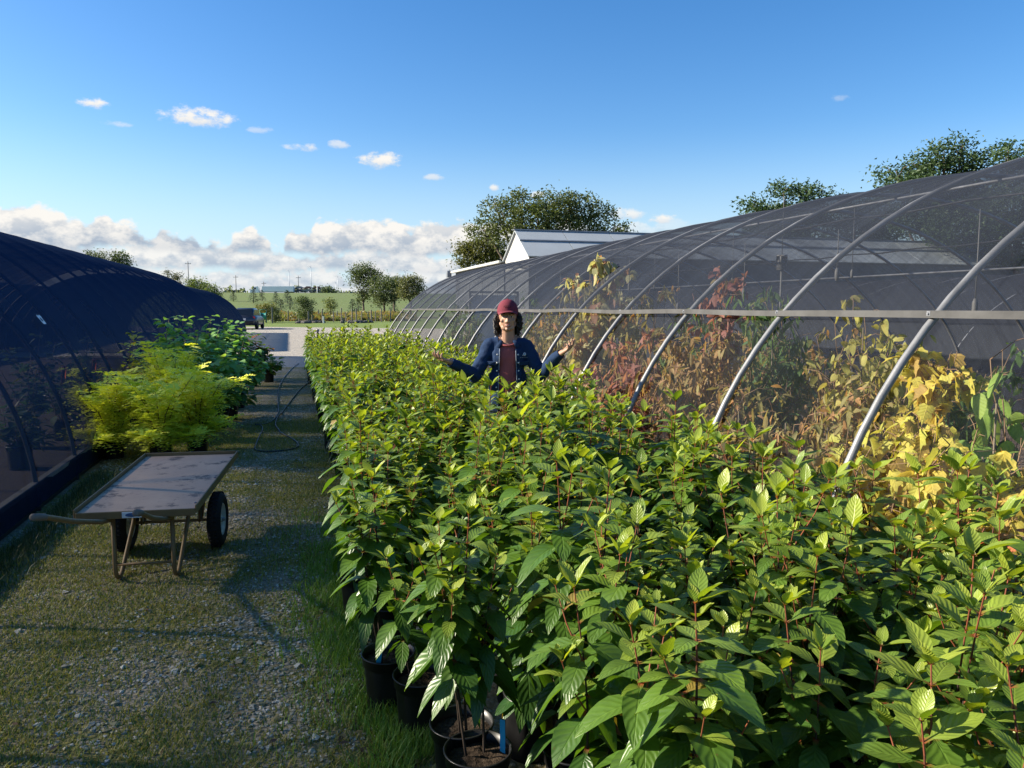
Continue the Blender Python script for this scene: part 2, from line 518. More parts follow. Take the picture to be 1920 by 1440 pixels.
# loose gravel on the path (uncountable)
M_stone = pmat('stone', (1, 1, 1), .85, .25, var=.25, scale=60, usecol=True, bump=.3, bscale=120)
gb = MB()
gr = random.Random(5)
def moss(x, y):
    return mnoise.noise(V((x * .9, y * .9, 3.3))) + .5 * mnoise.noise(V((x * 3.1, y * 3.1, 9.3)))
n_st = 0
while n_st < 22000:
    yy = 1.8 + (gr.random() ** 1.7) * 13
    xx = gr.uniform(-2.0, .75)
    mo = moss(xx, yy)
    if gr.random() < .48 + 1.3 * mo: continue
    n_st += 1
    s_ = gr.uniform(.0045, .0115) * (1.9 if gr.random() < .05 else 1)
    e = Euler((gr.uniform(0, 6), gr.uniform(0, 6), gr.uniform(0, 6))).to_matrix()
    vs = []
    for a, b, c in ((1, 0, 0), (-1, 0, 0), (0, 1, 0), (0, -1, 0), (0, 0, 1), (0, 0, -1)):
        k = s_ * gr.uniform(.7, 1.35)
        q = e @ V((a * k, b * k * .8, c * k))
        vs.append((xx + q.x * 1.25, yy + q.y * 1.25, q.z * .6 + s_ * .25))
    sh = gr.uniform(.16, .60); w_ = gr.uniform(-.02, .03)
    gb.add(vs, [(0, 2, 4), (2, 1, 4), (1, 3, 4), (3, 0, 4), (2, 0, 5), (1, 2, 5), (3, 1, 5), (0, 3, 5)], 0, None, (sh + w_ + .04, sh + .01, sh - .09))
tag(gb.build('gravel', M_stone, smooth=False), 'loose pale gravel scattered over the mossy path', 'gravel', kind='stuff')

# grass and moss blades
M_grass = leafmat('grass_blade', .35, .5, 0.0, (1.15, 1.2, .6), .3, 0, 0)
gb = MB()
def blade(x, y, h, w, col, lean):
    a = gr.uniform(0, 2 * PI); dx, dy = math.cos(a), math.sin(a)
    lx, ly = math.cos(a + 1.5 + gr.uniform(-.6, .6)) * lean * h, math.sin(a + 1.5) * lean * h
    vs = [(x - dx * w, y - dy * w, 0), (x + dx * w, y + dy * w, 0), (x + dx * w * .7 + lx * .35, y + dy * w * .7 + ly * .35, h * .6),
          (x - dx * w * .7 + lx * .35, y - dy * w * .7 + ly * .35, h * .6), (x + lx, y + ly, h)]
    gb.add(vs, [(0, 1, 2, 3), (3, 2, 4)], 0, [(0, 0)] * 5, col)
n_b = 0
while n_b < 165000:
    yy = 1.7 + (gr.random() ** 1.9) * 11
    xx = gr.uniform(-2.0, .7)
    mo = moss(xx, yy)
    if gr.random() > .50 + 1.35 * mo: continue
    n_b += 1
    t = gr.random()
    c = lerp3((.26, .27, .05), (.40, .33, .10), t) if gr.random() < .75 else lerp3((.08, .15, .03), (.15, .23, .045), t)
    blade(xx, yy, gr.uniform(.010, .028), gr.uniform(.0016, .0032), c, gr.uniform(.3, 1.4))
n_b = 0
while n_b < 15000:
    yy = 1.9 + gr.random() ** 1.3 * 4.6
    edge = .42 if yy < 3.6 else .30
    xx = edge - abs(gr.gauss(0, .20)) + .12
    if yy > 4.0 and gr.random() < (yy - 4.0) * .35: continue
    if mnoise.noise(V((xx * 4, yy * 4, 1))) < -.25: continue
    n_b += 1
    t = gr.random()
    blade(xx, yy, gr.uniform(.03, .095), gr.uniform(.0015, .003), lerp3((.14, .28, .035), (.30, .42, .08), t), gr.uniform(.2, .9))
# a few straggling weeds beside the base board and bench
for k in range(2600):
    yy = gr.uniform(4.6, 8.5); xx = -1.92 + abs(gr.gauss(0, .13))
    blade(xx, yy, gr.uniform(.03, .12), gr.uniform(.0015, .003), lerp3((.05, .09, .02), (.16, .15, .06), gr.random()), gr.uniform(.2, .9))
GRASS_DONE = True
tag(gb.build('grass', M_grass), 'short mossy grass and green tufts growing through the gravel path', 'grass', kind='stuff')

# a scatter of fallen leaves and spilled crumbs of potting soil
fl = MB()
for k in range(420):
    yy = 1.9 + gr.random() ** 1.5 * 12; xx = gr.uniform(-1.9, .45)
    if gr.random() < .5: xx = .42 - abs(gr.gauss(0, .22))
    a = gr.uniform(0, 6.28); l = gr.uniform(.008, .026); w = l * gr.uniform(.4, .6)
    c = lerp3((.20, .11, .05), (.36, .27, .12), gr.random()) if gr.random() < .7 else lerp3((.05, .035, .025), (.09, .06, .04), gr.random())
    z = gr.uniform(.012, .022)
    fl.add([(xx - l * math.cos(a), yy - l * math.sin(a), z), (xx + w * math.sin(a), yy - w * math.cos(a), z + .006), (xx + l * math.cos(a), yy + l * math.sin(a), z + .002), (xx - w * math.sin(a), yy + w * math.cos(a), z + .007)], [(0, 1, 2, 3)], 0, [(0, 0), (1, .5), (.5, 1), (0, .5)], c)
tag(fl.build('leaf_litter', M_grass), 'small fallen brown leaves scattered over the path', 'leaf litter', kind='stuff')
# ------------------------------------------------------------------ hoop houses
M_cloth_l = clothmat('sky_tinted_black_net', (.007, .019, .050), .645, (.95, .97, 1), .10, .03)  # black net; its blue is sky sheen and lens glow put into the colour
M_cloth_r = clothmat('grey_insect_net', (.042, .050, .068), .81, (1, 1, 1), .30)
M_cloth_s = clothmat('pale_side_net', (.055, .062, .075), .90, (1, 1, 1), .12)
M_cloth_b = clothmat('dense_shade_net', (.035, .040, .052), .25, (1, 1, 1), .10)
M_galv = pmat('galvanised_pipe', (.20, .205, .21), .5, .5, .3, .25, 6, .1, 90)
M_galv_d = pmat('dull_pipe', (.22, .23, .25), .55, .4, .4, .25, 6)
M_board = pmat('weathered_board', (.14, .137, .13), .8, .3, 0, .25, 5, .3, 60)
M_pipe_shade = pmat('shaded_pipe', (.045, .05, .06), .6, .3, 0, .25, 6)  # steel hoops with the shade inside the net put into their colour
M_rail = pmat('grey_wiggle_rail', (.085, .085, .085), .8, .2, 0, .25, 5, .2, 60)
M_black_plastic = pmat('black_plastic', (.012, .012, .013), .42, .45, 0, .3, 20)
M_white = pmat('white_paint', (.72, .72, .70), .5, .4, 0, .08, 3)
M_wire = pmat('wire', (.10, .10, .10), .6, .4)

def arch(xc, a, h, th, off=0.0):
    return xc - (a + off) * math.cos(th), (h + off) * math.sin(th)

def cloth_mesh(xc, a, h, y0, y1, th0, th1, off, ribs, nth=40, sag=.03, wr=.012):
    vs, fs, uv = [], [], []
    sp = ribs[1] - ribs[0]
    ny = int((y1 - y0) / sp * 6) + 1
    for j in range(ny + 1):
        y = y0 + (y1 - y0) * j / ny
        ph = ((y - ribs[0]) / sp) % 1.0
        sg = sag * math.sin(PI * ph)
        for i in range(nth + 1):
            th = th0 + (th1 - th0) * i / nth
            w = wr * mnoise.noise(V((y * 1.9, th * 5, xc)))
            x, z = arch(xc, a, h, th, off - sg * (.3 + .7 * math.sin(th)) + w)
            vs.append((x, y, max(z, .02)))
    for j in range(ny):
        for i in range(nth):
            q = j * (nth + 1) + i
            fs.append((q, q + 1, q + nth + 2, q + nth + 1))
    mb = MB(); mb.add(vs, fs)
    return mb

def end_mesh(xc, a, h, y, off=.0, n=36):
    vs = [(*arch(xc, a, h, PI * i / n, off), ) for i in range(n + 1)]
    mb = MB()
    mb.add([(p[0], y, max(.02, p[1])) for p in vs], [tuple(range(n + 1))])
    return mb

def hoop_house(label, xc, a, h, y0, sp, nr, cloth, pipe, r=.021, group='shade net hoop houses', band=None, ends=(True, True), purl=(PI * .5, PI * .72), cloth_off=.028):
    root = thing('hoop_house', label, 'hoop house', (xc - a, y0, 0), 0, group)
    T = Matrix.Translation(V((-(xc - a), -y0, 0)))
    ribs = [y0 + sp * k for k in range(nr)]
    y1 = ribs[-1]
    def place(mb, name, m, parent=root, smooth=True):
        o = mb.build(name, m, parent, smooth); o.data.transform(T); return o
    # hoops: one mesh shared by copies
    mb = MB(); pts = []
    for i in range(49):
        x, z = arch(xc, a, h, PI * i / 48)
        pts.append((x, ribs[0], z))
    pts[0] = (pts[0][0], ribs[0], -.05); pts[-1] = (pts[-1][0], ribs[0], -.05)
    mb.tube(pts, r, 10)
    h0 = place(mb, 'hoop', pipe)
    for k in range(1, nr):
        c = h0.copy(); COL.objects.link(c); c.parent = root; c.location = (0, sp * k, 0)
    for th in purl:
        mb = MB(); x, z = arch(xc, a, h, th, -r * 2)
        mb.tube([(x, y0 - .05, z), (x, y1 + .05, z)], r * .75, 8)
        place(mb, 'purlin', M_galv_d)
    if band is None:
        place(cloth_mesh(xc, a, h, y0 - .03, y1 + .03, .02, PI - .02, cloth_off, ribs), 'shade_net', cloth)
    else:
        thb = math.asin(band / h)
        place(cloth_mesh(xc, a, h, y0 - .03, y1 + .03, thb, PI - .02, cloth_off, ribs, 40, .045, .02), 'shade_net', cloth)
        place(cloth_mesh(xc, a, h, y0 - .03, y1 + .03, .06, thb, -.030, ribs, 14, .0, .03), 'side_curtain', M_cloth_s)
        mb = MB()
        n = nr * 4
        for k in range(n):
            ya, yb = y0 + (y1 - y0) * k / n, y0 + (y1 - y0) * (k + 1) / n
            def wob(y): return .012 * mnoise.noise(V((y * .8, 2, 2))) * 2
            x, z = arch(xc, a, h, thb, .035)
            for (dz, hh, dx) in ((.0, .036, 0),):
                A = [(x - .006, ya, z - hh / 2 + wob(ya)), (x - .006, yb, z - hh / 2 + wob(yb)), (x - .006, yb, z + hh / 2 + wob(yb)), (x - .006, ya, z + hh / 2 + wob(ya))]
                B = [(q[0] + .022, q[1], q[2]) for q in A]
                mb.add(A + B, [(0, 3, 2, 1), (4, 5, 6, 7), (0, 1, 5, 4), (3, 7, 6, 2), (0, 4, 7, 3), (1, 2, 6, 5)])
        rl = place(mb, 'side_rail', M_rail, smooth=False)
        x, z = arch(xc, a, h, thb, .048)
        for k in range(nr):
            cb0 = MB(); cb0.box((x + .006, ribs[k], z - .004), (.006, .024, .026), None, 0, .002); cb0.tube([(x - .003, ribs[k], z - .004), (x + .006, ribs[k], z - .004)], .006, 6)
            place(cb0, 'rail_clip', M_galv_d, rl, False)
    for e, y in ((ends[0], y0 - .02), (ends[1], y1 + .02)):
        if e: place(end_mesh(xc, a, h, y, .0), 'end_net', cloth)
    return root, T, place

LXC, LA, LH = -5.75, 3.70, 3.08
left, lT, lplace = hoop_house('long hoop house of black, sky-tinted shade net in the left foreground', LXC, LA, LH, -2.6, 1.22, 27, M_cloth_l, M_pipe_shade, .019, cloth_off=.03)
mb = MB(); mb.box((-2.075, 13.55, .10), (.045, 32.6, .20), None, 0, .006); lplace(mb, 'base_board', M_black_plastic, smooth=False)
mb = MB(); mb.box((-2.07, 13.55, .222), (.065, 32.6, .042), None, 0, .006); lplace(mb, 'base_rail', M_board, smooth=False)
# white repair patch with a dark hole on the net
best = None
dirp = at(72, 602, 10) - V((0, 0, CAMH))
for k in range(600):
    th = PI - (.02 + 1.4 * k / 600)
    x, z = arch(LXC, LA, LH, th, .03)
    t = x / dirp.x
    zz = CAMH + dirp.z * t
    if best is None or abs(zz - z) < best[0]: best = (abs(zz - z), x, dirp.y * t, z, th)
_, bx_, by_, bz_, bth = best
nrm = V((-math.cos(bth) / LA, 0, math.sin(bth) / LH)).normalized()
sv = V((0, 1, 0)); upv = V((-nrm.z, 0, nrm.x))
c0 = V((bx_, by_, bz_)) + nrm * .035
mb = MB(); vs, fs = [], []
for k in range(24):
    th = 2 * PI * k / 24
    for rr in (.026, .052):
        q = rr if rr < .04 else rr * (1.2 - .22 * math.cos(4 * th) + .1 * math.sin(3 * th))
        vs.append(tuple(c0 + sv * q * math.cos(th) + upv * q * math.sin(th)))
for k in range(24):
    a_, b_ = 2 * k, 2 * ((k + 1) % 24)
    fs.append((a_, a_ + 1, b_ + 1, b_))
mb.add(vs, fs)
pt = lplace(mb, 'repair_patch', M_white); pt['label'] = 'small white patch with a hole stuck on the net'

left_sky_block, l3T, l3place = hoop_house('added dark hoop house behind the left one, blocking sky seen through its net', -14.6, 3.7, 3.0, -2.6, 1.22, 52, M_cloth_b, M_galv_d, .021)  # added, all but unseen: keeps bright sky from showing through the left net
left2, l2T, l2place = hoop_house('further dark shade net hoop house with the car parked at its end', -6.6, 3.7, 3.0, 33.2, 1.22, 20, M_cloth_l, M_pipe_shade, .03)

RXC, RA, RH = 6.05, 3.70, 2.84
right, rT, rplace = hoop_house('large see-through grey net hoop house with steel hoops on the right', RXC, RA, RH, .63, 1.22, 18, M_cloth_r, M_galv, .0195, band=1.63)
# irrigation droppers, hooks and a hanging box under the ridge
mb = MB()
def dropper(x, y, z0, z1, weight=True):
    mb = MB()
    mb.tube([(x, y, z0), (x + .004, y + .003, (z0 + z1) / 2), (x, y, z1)], .004, 5)
    if weight: mb.lathe([(0, 0), (.011, .005), (.016, .03), (.016, .075), (.008, .10), (0, .10)], 10, 0, Matrix.Translation(V((x, y, z1 - .08))))
    return mb
for k in range(1, 16):
    y = .63 + 1.22 * k + .6
    x, z = arch(RXC, RA, RH, PI * .30, -.05)
    o = rplace(dropper(x, y, z, z - .30 - .12 * (k % 3)), 'irrigation_dropper', M_wire)
    if k % 2:
        x, z = arch(RXC, RA, RH, PI * .5, -.05)
        rplace(dropper(x, y, z, z - .7), 'irrigation_dropper', M_wire)
for th in (PI * .36, PI * .64):
    mb = MB(); x, z = arch(RXC, RA, RH, th, -.16)
    mb.tube([(x, .7 + 1.22 * k / 2, z - .02 * abs(math.sin(k * 1.57))) for k in range(35)], .009, 6)
    rplace(mb, 'water_line', M_black_plastic)
# far end door frame
mb = MB()
for (x, w) in ((4.9, .06), (6.3, .06)): mb.box((x, 21.38, 1.05), (w, .05, 2.1), None, 0, .004)
mb.box((5.6, 21.38, 2.13), (1.46, .05, .06), None, 0, .004)
dr = rplace(mb, 'door_frame', M_board, smooth=False)
mb = MB(); mb.box((5.6, 21.40, 1.03), (1.34, .03, 2.04), None, 0, .004); rplace(mb, 'door_panel', pmat('pale_door', (.5, .52, .5), .6, .3, 0, .15, 4), smooth=False)
mb = MB(); mb.box((2.40, 11.1, .09), (.04, 21.0, .18), None, 0, .005); rplace(mb, 'base_board', M_board, smooth=False)
# hanging instrument box
bp = at(1466, 487, 8.3)
bxr = thing('hanging_sensor_box', 'small pale louvred box hanging from a cord inside the netted hoop house', 'sensor box', tuple(bp))
mb = MB(); mb.box((0, 0, 0), (.10, .08, .10), None, 0, .012); mb.build('housing', M_board, bxr)
mb = MB()
for k in range(4): mb.box((0, 0, -.06 - .014 * k), (.085, .07, .008), None, 0, .002)
mb.build('louvre', M_board, bxr)
mb = MB(); mb.tube([(0, 0, .05), (0, 0, 2.86 - bp.z)], .004, 5); mb.tube([(0, 0, -.1), (0, .01, -1.3)], .011, 6); mb.build('cord', M_wire, bxr)

back, bT, bplace = hoop_house('dark hoop house seen through the netted one, below the white roof', 14.3, 3.75, 2.36, 2.0, 1.22, 30, M_cloth_b, M_galv_d, .021)

# ------------------------------------------------------------------ white glasshouse behind
M_panel = pmat('white_poly_panel', (.34, .37, .38), .55, .35, 0, .06, .8)
M_gable = pmat('white_gable', (.45, .45, .42), .6, .3, 0, .05, 1.2)
M_trim = pmat('grey_trim', (.18, .20, .23), .5, .4, .2, .15, 2)
gh = thing('glasshouse', 'long white-roofed glasshouse with a bright gable end in front of the big tree', 'glasshouse', (12.4, 42.3, 0))
L, hy, ez, rz_ = 34.0, 2.35, 4.55, 5.98
M_low = pmat('dull_low_wall', (.10, .11, .12), .7, .3, 0, .2, 2)
mb = MB(); mb.box((.03, 0, 1.9), (.06, hy * 2, 3.8)); mb.build('low_wall', M_low, gh, False)
mb = MB(); mb.add([(0, -hy, 3.8), (0, hy, 3.8), (0, hy, ez), (0, 0, rz_), (0, -hy, ez)], [(0, 4, 3, 2, 1)])
mb.build('gable_wall', M_gable, gh, False)
mb = MB(); mb.add([(L, -hy, 0), (L, hy, 0), (L, hy, ez), (L, 0, rz_), (L, -hy, ez)], [(0, 1, 2, 3, 4)])
mb.build('gable_wall', M_gable, gh, False)
for s in (-1, 1):
    mb = MB(); mb.add([(.06, s * hy, 0), (L, s * hy, 0), (L, s * hy, ez), (0, s * hy, ez)], [(0, 1, 2, 3) if s < 0 else (3, 2, 1, 0)]); mb.build('side_wall', M_low, gh, False)
    mb = MB()
    nrm = V((0, s * (rz_ - ez), hy)).normalized()
    e0 = V((0, s * (hy + .25), ez - .25 * (rz_ - ez) / hy)); r0 = V((0, 0, rz_))
    for q in range(12):
        x0, x1 = -.15 + (L + .3) * q / 12 + .02, -.15 + (L + .3) * (q + 1) / 12 - .02
        A = [V((x0, e0.y, e0.z)), V((x1, e0.y, e0.z)), V((x1, 0, rz_)), V((x0, 0, rz_))]
        B = [p + nrm * .06 for p in A]
        mb.add([tuple(p) for p in A + B], [(0, 3, 2, 1), (4, 5, 6, 7), (0, 1, 5, 4), (1, 2, 6, 5), (2, 3, 7, 6), (3, 0, 4, 7)])
    rf = mb.build('roof', M_panel, gh, False)
    mb = MB()
    mid = e0.lerp(r0, .58) + nrm * .09
    mb.box((L / 2, mid.y, mid.z), (L + .3, .10, .09), (s * -math.atan2(rz_ - ez, hy), 0, 0))
    mb.build('vent_rail', M_trim, rf, False)
mb = MB(); mb.box((L / 2, 0, rz_ + .08), (L + .36, .18, .08), None, 0, .02); mb.build('ridge_cap', M_trim, gh, False)
mb = MB()
for s in (-1, 1):
    a0, a1 = V((-.03, s * hy, ez)), V((-.03, 0, rz_))
    mb.tube([a0, a1], .05, 6)
mb.build('verge_trim', M_trim, gh, False)
mb = MB(); mb.box((-.6, -.6, 2.6), (.05, .05, 6.2)); 
# lower white-gutter range running on to the north
lo = thing('lean_to_range', 'low white-guttered glasshouse range running on behind the gable end', 'glasshouse', (12.4, 45.0, 0))
mb = MB(); mb.box((3, 7, 2.2), (6, 14, 4.4), None); mb.build('wall', M_low, lo, False)
mb = MB(); mb.add([(-.25, -.2, 4.46), (6.2, -.2, 5.0), (6.2, 14.2, 5.0), (-.25, 14.2, 4.46), (-.25, -.2, 4.40), (6.2, -.2, 4.94), (6.2, 14.2, 4.94), (-.25, 14.2, 4.40)],
    [(0, 1, 2, 3), (7, 6, 5, 4), (0, 4, 5, 1), (1, 5, 6, 2), (2, 6, 7, 3), (3, 7, 4, 0)]); mb.build('roof', M_panel, lo, False)
mb = MB(); mb.box((-.34, 7, 4.42), (.16, 14.6, .16), None, 0, .03); mb.build('gutter', M_gable, lo, False)
mb = MB(); mb.box((-.5, 14.2, 4.3), (.35, .5, .5), None, 0, .03); mb.build('vent_motor', M_trim, lo, False)
# ------------------------------------------------------------------ leaf and plant makers
def leaf(mb, base, d, up, L, W, col, droop=.3, fold=.25, nl=6, pet=.12, wave=.0, mat=0, tipc=None, petc=(.28, .06, .03), wide=.8):
    d = V(d).normalized(); up = V(up)
    s = d.cross(up)
    if s.length < 1e-4: s = d.orthogonal()
    s.normalize(); n = s.cross(d).normalized()
    base = V(base)
    vs, uv, cs = [], [], []
    phs = rnd.uniform(0, 6)
    for i in range(nl + 1):
        t = i / nl
        if t <= pet and i == 0: w = .006 * L / .12
        else:
            tt = max(0.0, (t - pet) / (1 - pet))
            w = W * .5 * (math.sin(PI * (tt ** wide)) ** .85 if tt < 1 else 0) + .0006
            if i == 1 and tt <= 0: w = .004
        c = base + d * (L * t) + V((0, 0, -1)) * (droop * L * t * t)
        wv = wave * L * math.sin(t * 9 + phs)
        for u in (-1, 0, 1):
            if u == 0: p = c
            else: p = c + s * (u * w) + n * (fold * w + wv * u * .5)
            vs.append(tuple(p)); uv.append((.5 + u * .5, t))
            cc = petc if i == 0 else (lerp3(col, tipc, t) if tipc else col)
            cs.append(cc)
    fs = []
    for i in range(nl):
        for k in (0, 1):
            q = i * 3 + k
            fs.append((q, q + 1, q + 4, q + 3))
    mb.add(vs, fs, mat, uv, cs)

def rleaf(mb, base, d, up, L, W, col, droop=.25, fold=.2, petl=.3, lobes=0, petc=(.2, .12, .05)):
    """broad heart-shaped / lobed leaf on a petiole"""
    d = V(d).normalized(); up = V(up); s = d.cross(up)
    if s.length < 1e-4: s = d.orthogonal()
    s.normalize(); n = s.cross(d).normalized(); base = V(base)
    st = base + d * petl * L
    mb.add([tuple(base + s * .0015), tuple(base - s * .0015), tuple(st - s * .0015), tuple(st + s * .0015)], [(0, 1, 2, 3)], 0, [(0.3, .2)] * 4, petc)
    prof = [(0, .0, -.0), (.5, -.10), (.85, .05), (1.0, .32), (.82, .62), (.45, .86), (0, 1.0)] if not lobes else [(0, 0), (.5, -.08), (1.0, .10), (.72, .34), (1.0, .58), (.42, .66), (0, 1.0)]
    vs, uv, cs, fs = [], [], [], []
    for (pu, pv) in [(q[0], q[-1] if len(q) == 2 else 0.0) for q in prof]:
        t = pv
        c = st + d * (L * t) + V((0, 0, -1)) * (droop * L * t * abs(t))
        w = pu * W * .5
        for u in (-1, 0, 1):
            vs.append(tuple(c + s * (u * w) + n * (fold * w * abs(u)))); uv.append((.5 + u * .5 * pu, max(0, t))); cs.append(col)
    for i in range(len(prof) - 1):
        for k in (0, 1):
            q = i * 3 + k
            fs.append((q, q + 1, q + 4, q + 3))
    mb.add(vs, fs, 0, uv, cs)

M_leaf = leafmat('shrub_leaf', .36, .37, 8.0, (1.65, 1.55, .33), .5, .42, .34)
M_leaf2 = leafmat('round_leaf', .38, .5, 7.0, (1.35, 1.4, .5), .3, .25, .3)
M_dry = leafmat('vine_leaf', .42, .6, 6.0, (1.3, 1.2, .6), .25, .25, .3)
M_stem = pmat('stem_bark', (1, 1, 1), .6, .3, 0, .2, 30, usecol=True)
M_pot = pmat('pot_plastic', (.010, .010, .011), .38, .5, 0, .3, 15)
M_soil = pmat('potting_soil', (.035, .025, .018), .95, .1, 0, .6, 60, .9, 90, color2=(.09, .065, .045))
M_tag = pmat('blue_plastic_tag', (.03, .38, .62), .4, .4, 0, .05, 4)
M_flower = pmat('faded_flower', (1, 1, 1), .8, .2, 0, .3, 80, usecol=True)

def pot_mb(r=.108, h=.24):
    mb = MB()
    n = 48
    def ring(rad, z, rib): return [((rad * (1 + (rib * (1 if (j % 6) < 3 else -1)))) * math.cos(2 * PI * j / n), (rad * (1 + (rib * (1 if (j % 6) < 3 else -1)))) * math.sin(2 * PI * j / n), z) for j in range(n)]
    prof = [(.80 * r, 0, 0), (.82 * r, .012, .016), (.93 * r, h * .78, .016), (.945 * r, h * .80, 0), (1.0 * r, h * .815, 0), (1.02 * r, h * .97, 0), (1.06 * r, h * .975, 0), (1.06 * r, h, 0), (1.0 * r, h, 0), (.96 * r, h * .84, 0)]
    vs = []
    for (rad, z, rib) in prof: vs += ring(rad, z, rib)
    fs = []
    for i in range(len(prof) - 1):
        for j in range(n):
            j2 = (j + 1) % n
            fs.append((i * n + j, i * n + j2, (i + 1) * n + j2, (i + 1) * n + j))
    fs.append(tuple(range(n))[::-1])
    mb.add(vs, fs)
    return mb
def soil_mb(r=.108, h=.24):
    mb = MB(); n = 20; vs = [(0, 0, h * .86)]
    for k in (1, 2, 3):
        for j in range(n):
            th = 2 * PI * j / n
            vs.append((r * .965 * k / 3 * math.cos(th), r * .965 * k / 3 * math.sin(th), h * .85 + (rnd.uniform(-.008, .012) if k < 3 else -.003)))
    fs = [(0, 1 + j, 1 + (j + 1) % n) for j in range(n)]
    for k in range(2):
        for j in range(n):
            a, b = 1 + k * n + j, 1 + k * n + (j + 1) % n
            fs.append((a, a + n, b + n, b))
    mb.add(vs, fs)
    return mb

def make_shrub(seed, H=.88, nst=3, bare=.12, big=1.0, flower=False, spread=.15):
    """potted broad-leaved shrub: returns stem and foliage builders (z from pot soil)"""
    global rnd
    keep = rnd; rnd = random.Random(seed)
    fb = MB(); sbs, wbs = [], []
    z0 = .205
    for k in range(nst):
        sb = MB(); sbs.append(sb)
        a = rnd.uniform(0, 2 * PI) + k * 2.1
        hh = H * rnd.uniform(.74, 1.03)
        lean = rnd.uniform(.35, 1.0) * spread
        bx, by = .035 * math.cos(a), .035 * math.sin(a)
        n = 9
        pts = []
        for i in range(n + 1):
            t = i / n
            rr = lean * (t ** 1.3)
            pts.append(V((bx + rr * math.cos(a) + .010 * math.sin(5 * t + a), by + rr * math.sin(a) + .010 * math.cos(4 * t + a), z0 + hh * t)))
        def stc(t): return lerp3((.035, .026, .020), (.28, .075, .035), max(0, min(1, (t - .66) * 3.0)))
        rs = [.0052 - .0036 * i / n for i in range(n + 1)]
        for i in range(n):
            sb.tube([pts[i], pts[i + 1]], [rs[i], rs[i + 1]], 6, col=stc(i / n), cap=False)
        def P(t):
            x = t * n; i = min(n - 1, int(x)); return pts[i].lerp(pts[i + 1], x - i)
        # side shoots near the top make extra rosettes
        shoots = [(P, bare, 1.0, hh, 1.0)]
        for q in range(rnd.choice((1, 2, 2))):
            t0 = rnd.uniform(.45, .78); b0 = P(t0); aa = rnd.uniform(0, 6.28); ln = rnd.uniform(.14, .26)
            e0 = b0 + V((math.cos(aa) * ln * .5, math.sin(aa) * ln * .5, ln * .9))
            sb.tube([b0, b0.lerp(e0, .5) + V((math.cos(aa) * .012, math.sin(aa) * .012, 0)), e0], [.0025, .002, .0014], 5, col=(.24, .075, .035), cap=False)
            shoots.append(((lambda b0, e0: (lambda t: b0.lerp(e0, t)))(b0, e0), .35, 1.0, ln, .8))
        for (PP, t0, t1, ln, ksz) in shoots:
            gap = .050
            nn = max(2, int(ln * (t1 - t0) / gap))
            rot = rnd.uniform(0, 6)
            for i in range(nn + 1):
                t = t0 + (t1 - t0) * i / nn
                p = PP(min(t, .995))
                zr = (p.z - z0) / H
                rot += 1.15 + rnd.uniform(-.25, .25)
                kk = 3 if (rnd.random() < .45 or i >= nn - 1) else 2
                last = i >= nn
                for q in range(kk + (2 if last else 0)):
                    if not last and rnd.random() < .10 + .25 * max(0, .3 - zr): continue
                    az = rot + q * 2 * PI / kk + rnd.uniform(-.3, .3)
                    top = max(0, min(1, (i - (nn - 3.2)) / 3.2))
                    pit = (-.55 + .75 * zr + rnd.uniform(-.25, .25)) * (1 - top) + top * rnd.uniform(.35, 1.05)
                    if last: pit = rnd.uniform(.55, 1.2)
                    dd = V((math.cos(az) * math.cos(pit), math.sin(az) * math.cos(pit), math.sin(pit)))
                    L = (rnd.uniform(.115, .172) if top < .3 else rnd.uniform(.085, .135)) * big * ksz
                    if last: L *= rnd.uniform(.6, .95)
                    W = L * rnd.uniform(.41, .55) * (1 - .24 * top)
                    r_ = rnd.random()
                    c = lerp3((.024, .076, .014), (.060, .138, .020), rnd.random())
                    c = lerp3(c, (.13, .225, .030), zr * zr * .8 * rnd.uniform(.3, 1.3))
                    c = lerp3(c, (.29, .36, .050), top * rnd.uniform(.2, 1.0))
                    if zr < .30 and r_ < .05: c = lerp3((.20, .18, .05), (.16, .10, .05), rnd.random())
                    elif r_ < .006: c = (.26, .20, .05)
                    leaf(fb, p, dd, V((0, 0, 1)), L, W, c, droop=rnd.uniform(.15, .75) * (1 - top * .7), fold=rnd.uniform(.1, .45), nl=7, pet=.13, wave=rnd.uniform(.0, .05), tipc=lerp3(c, (c[0] * 1.15, c[1] * 1.1, c[2]), 1))
        if flower and k < 2:
            wb = MB(); wbs.append(wb)
            p = P(.995)
            for q in range(3):
                aa = rnd.uniform(0, 6.28); ee = p + V((math.cos(aa) * .09, math.sin(aa) * .09, .05))
                wb.tube([p, p.lerp(ee, .5) + V((0, 0, .02)), ee], [.002, .002, .001], 5, col=(.35, .16, .06))
                for j in range(90):
                    c_ = p.lerp(ee, rnd.uniform(.25, 1.0)) + V((rnd.gauss(0, .006), rnd.gauss(0, .006), rnd.gauss(.006, .006)))
                    wb.ell(c_, (.0027, .0027, .0027), None, 5, 4, col=lerp3((.40, .22, .12), (.30, .33, .08), rnd.random()))
    rnd = keep
    return sbs, fb, wbs

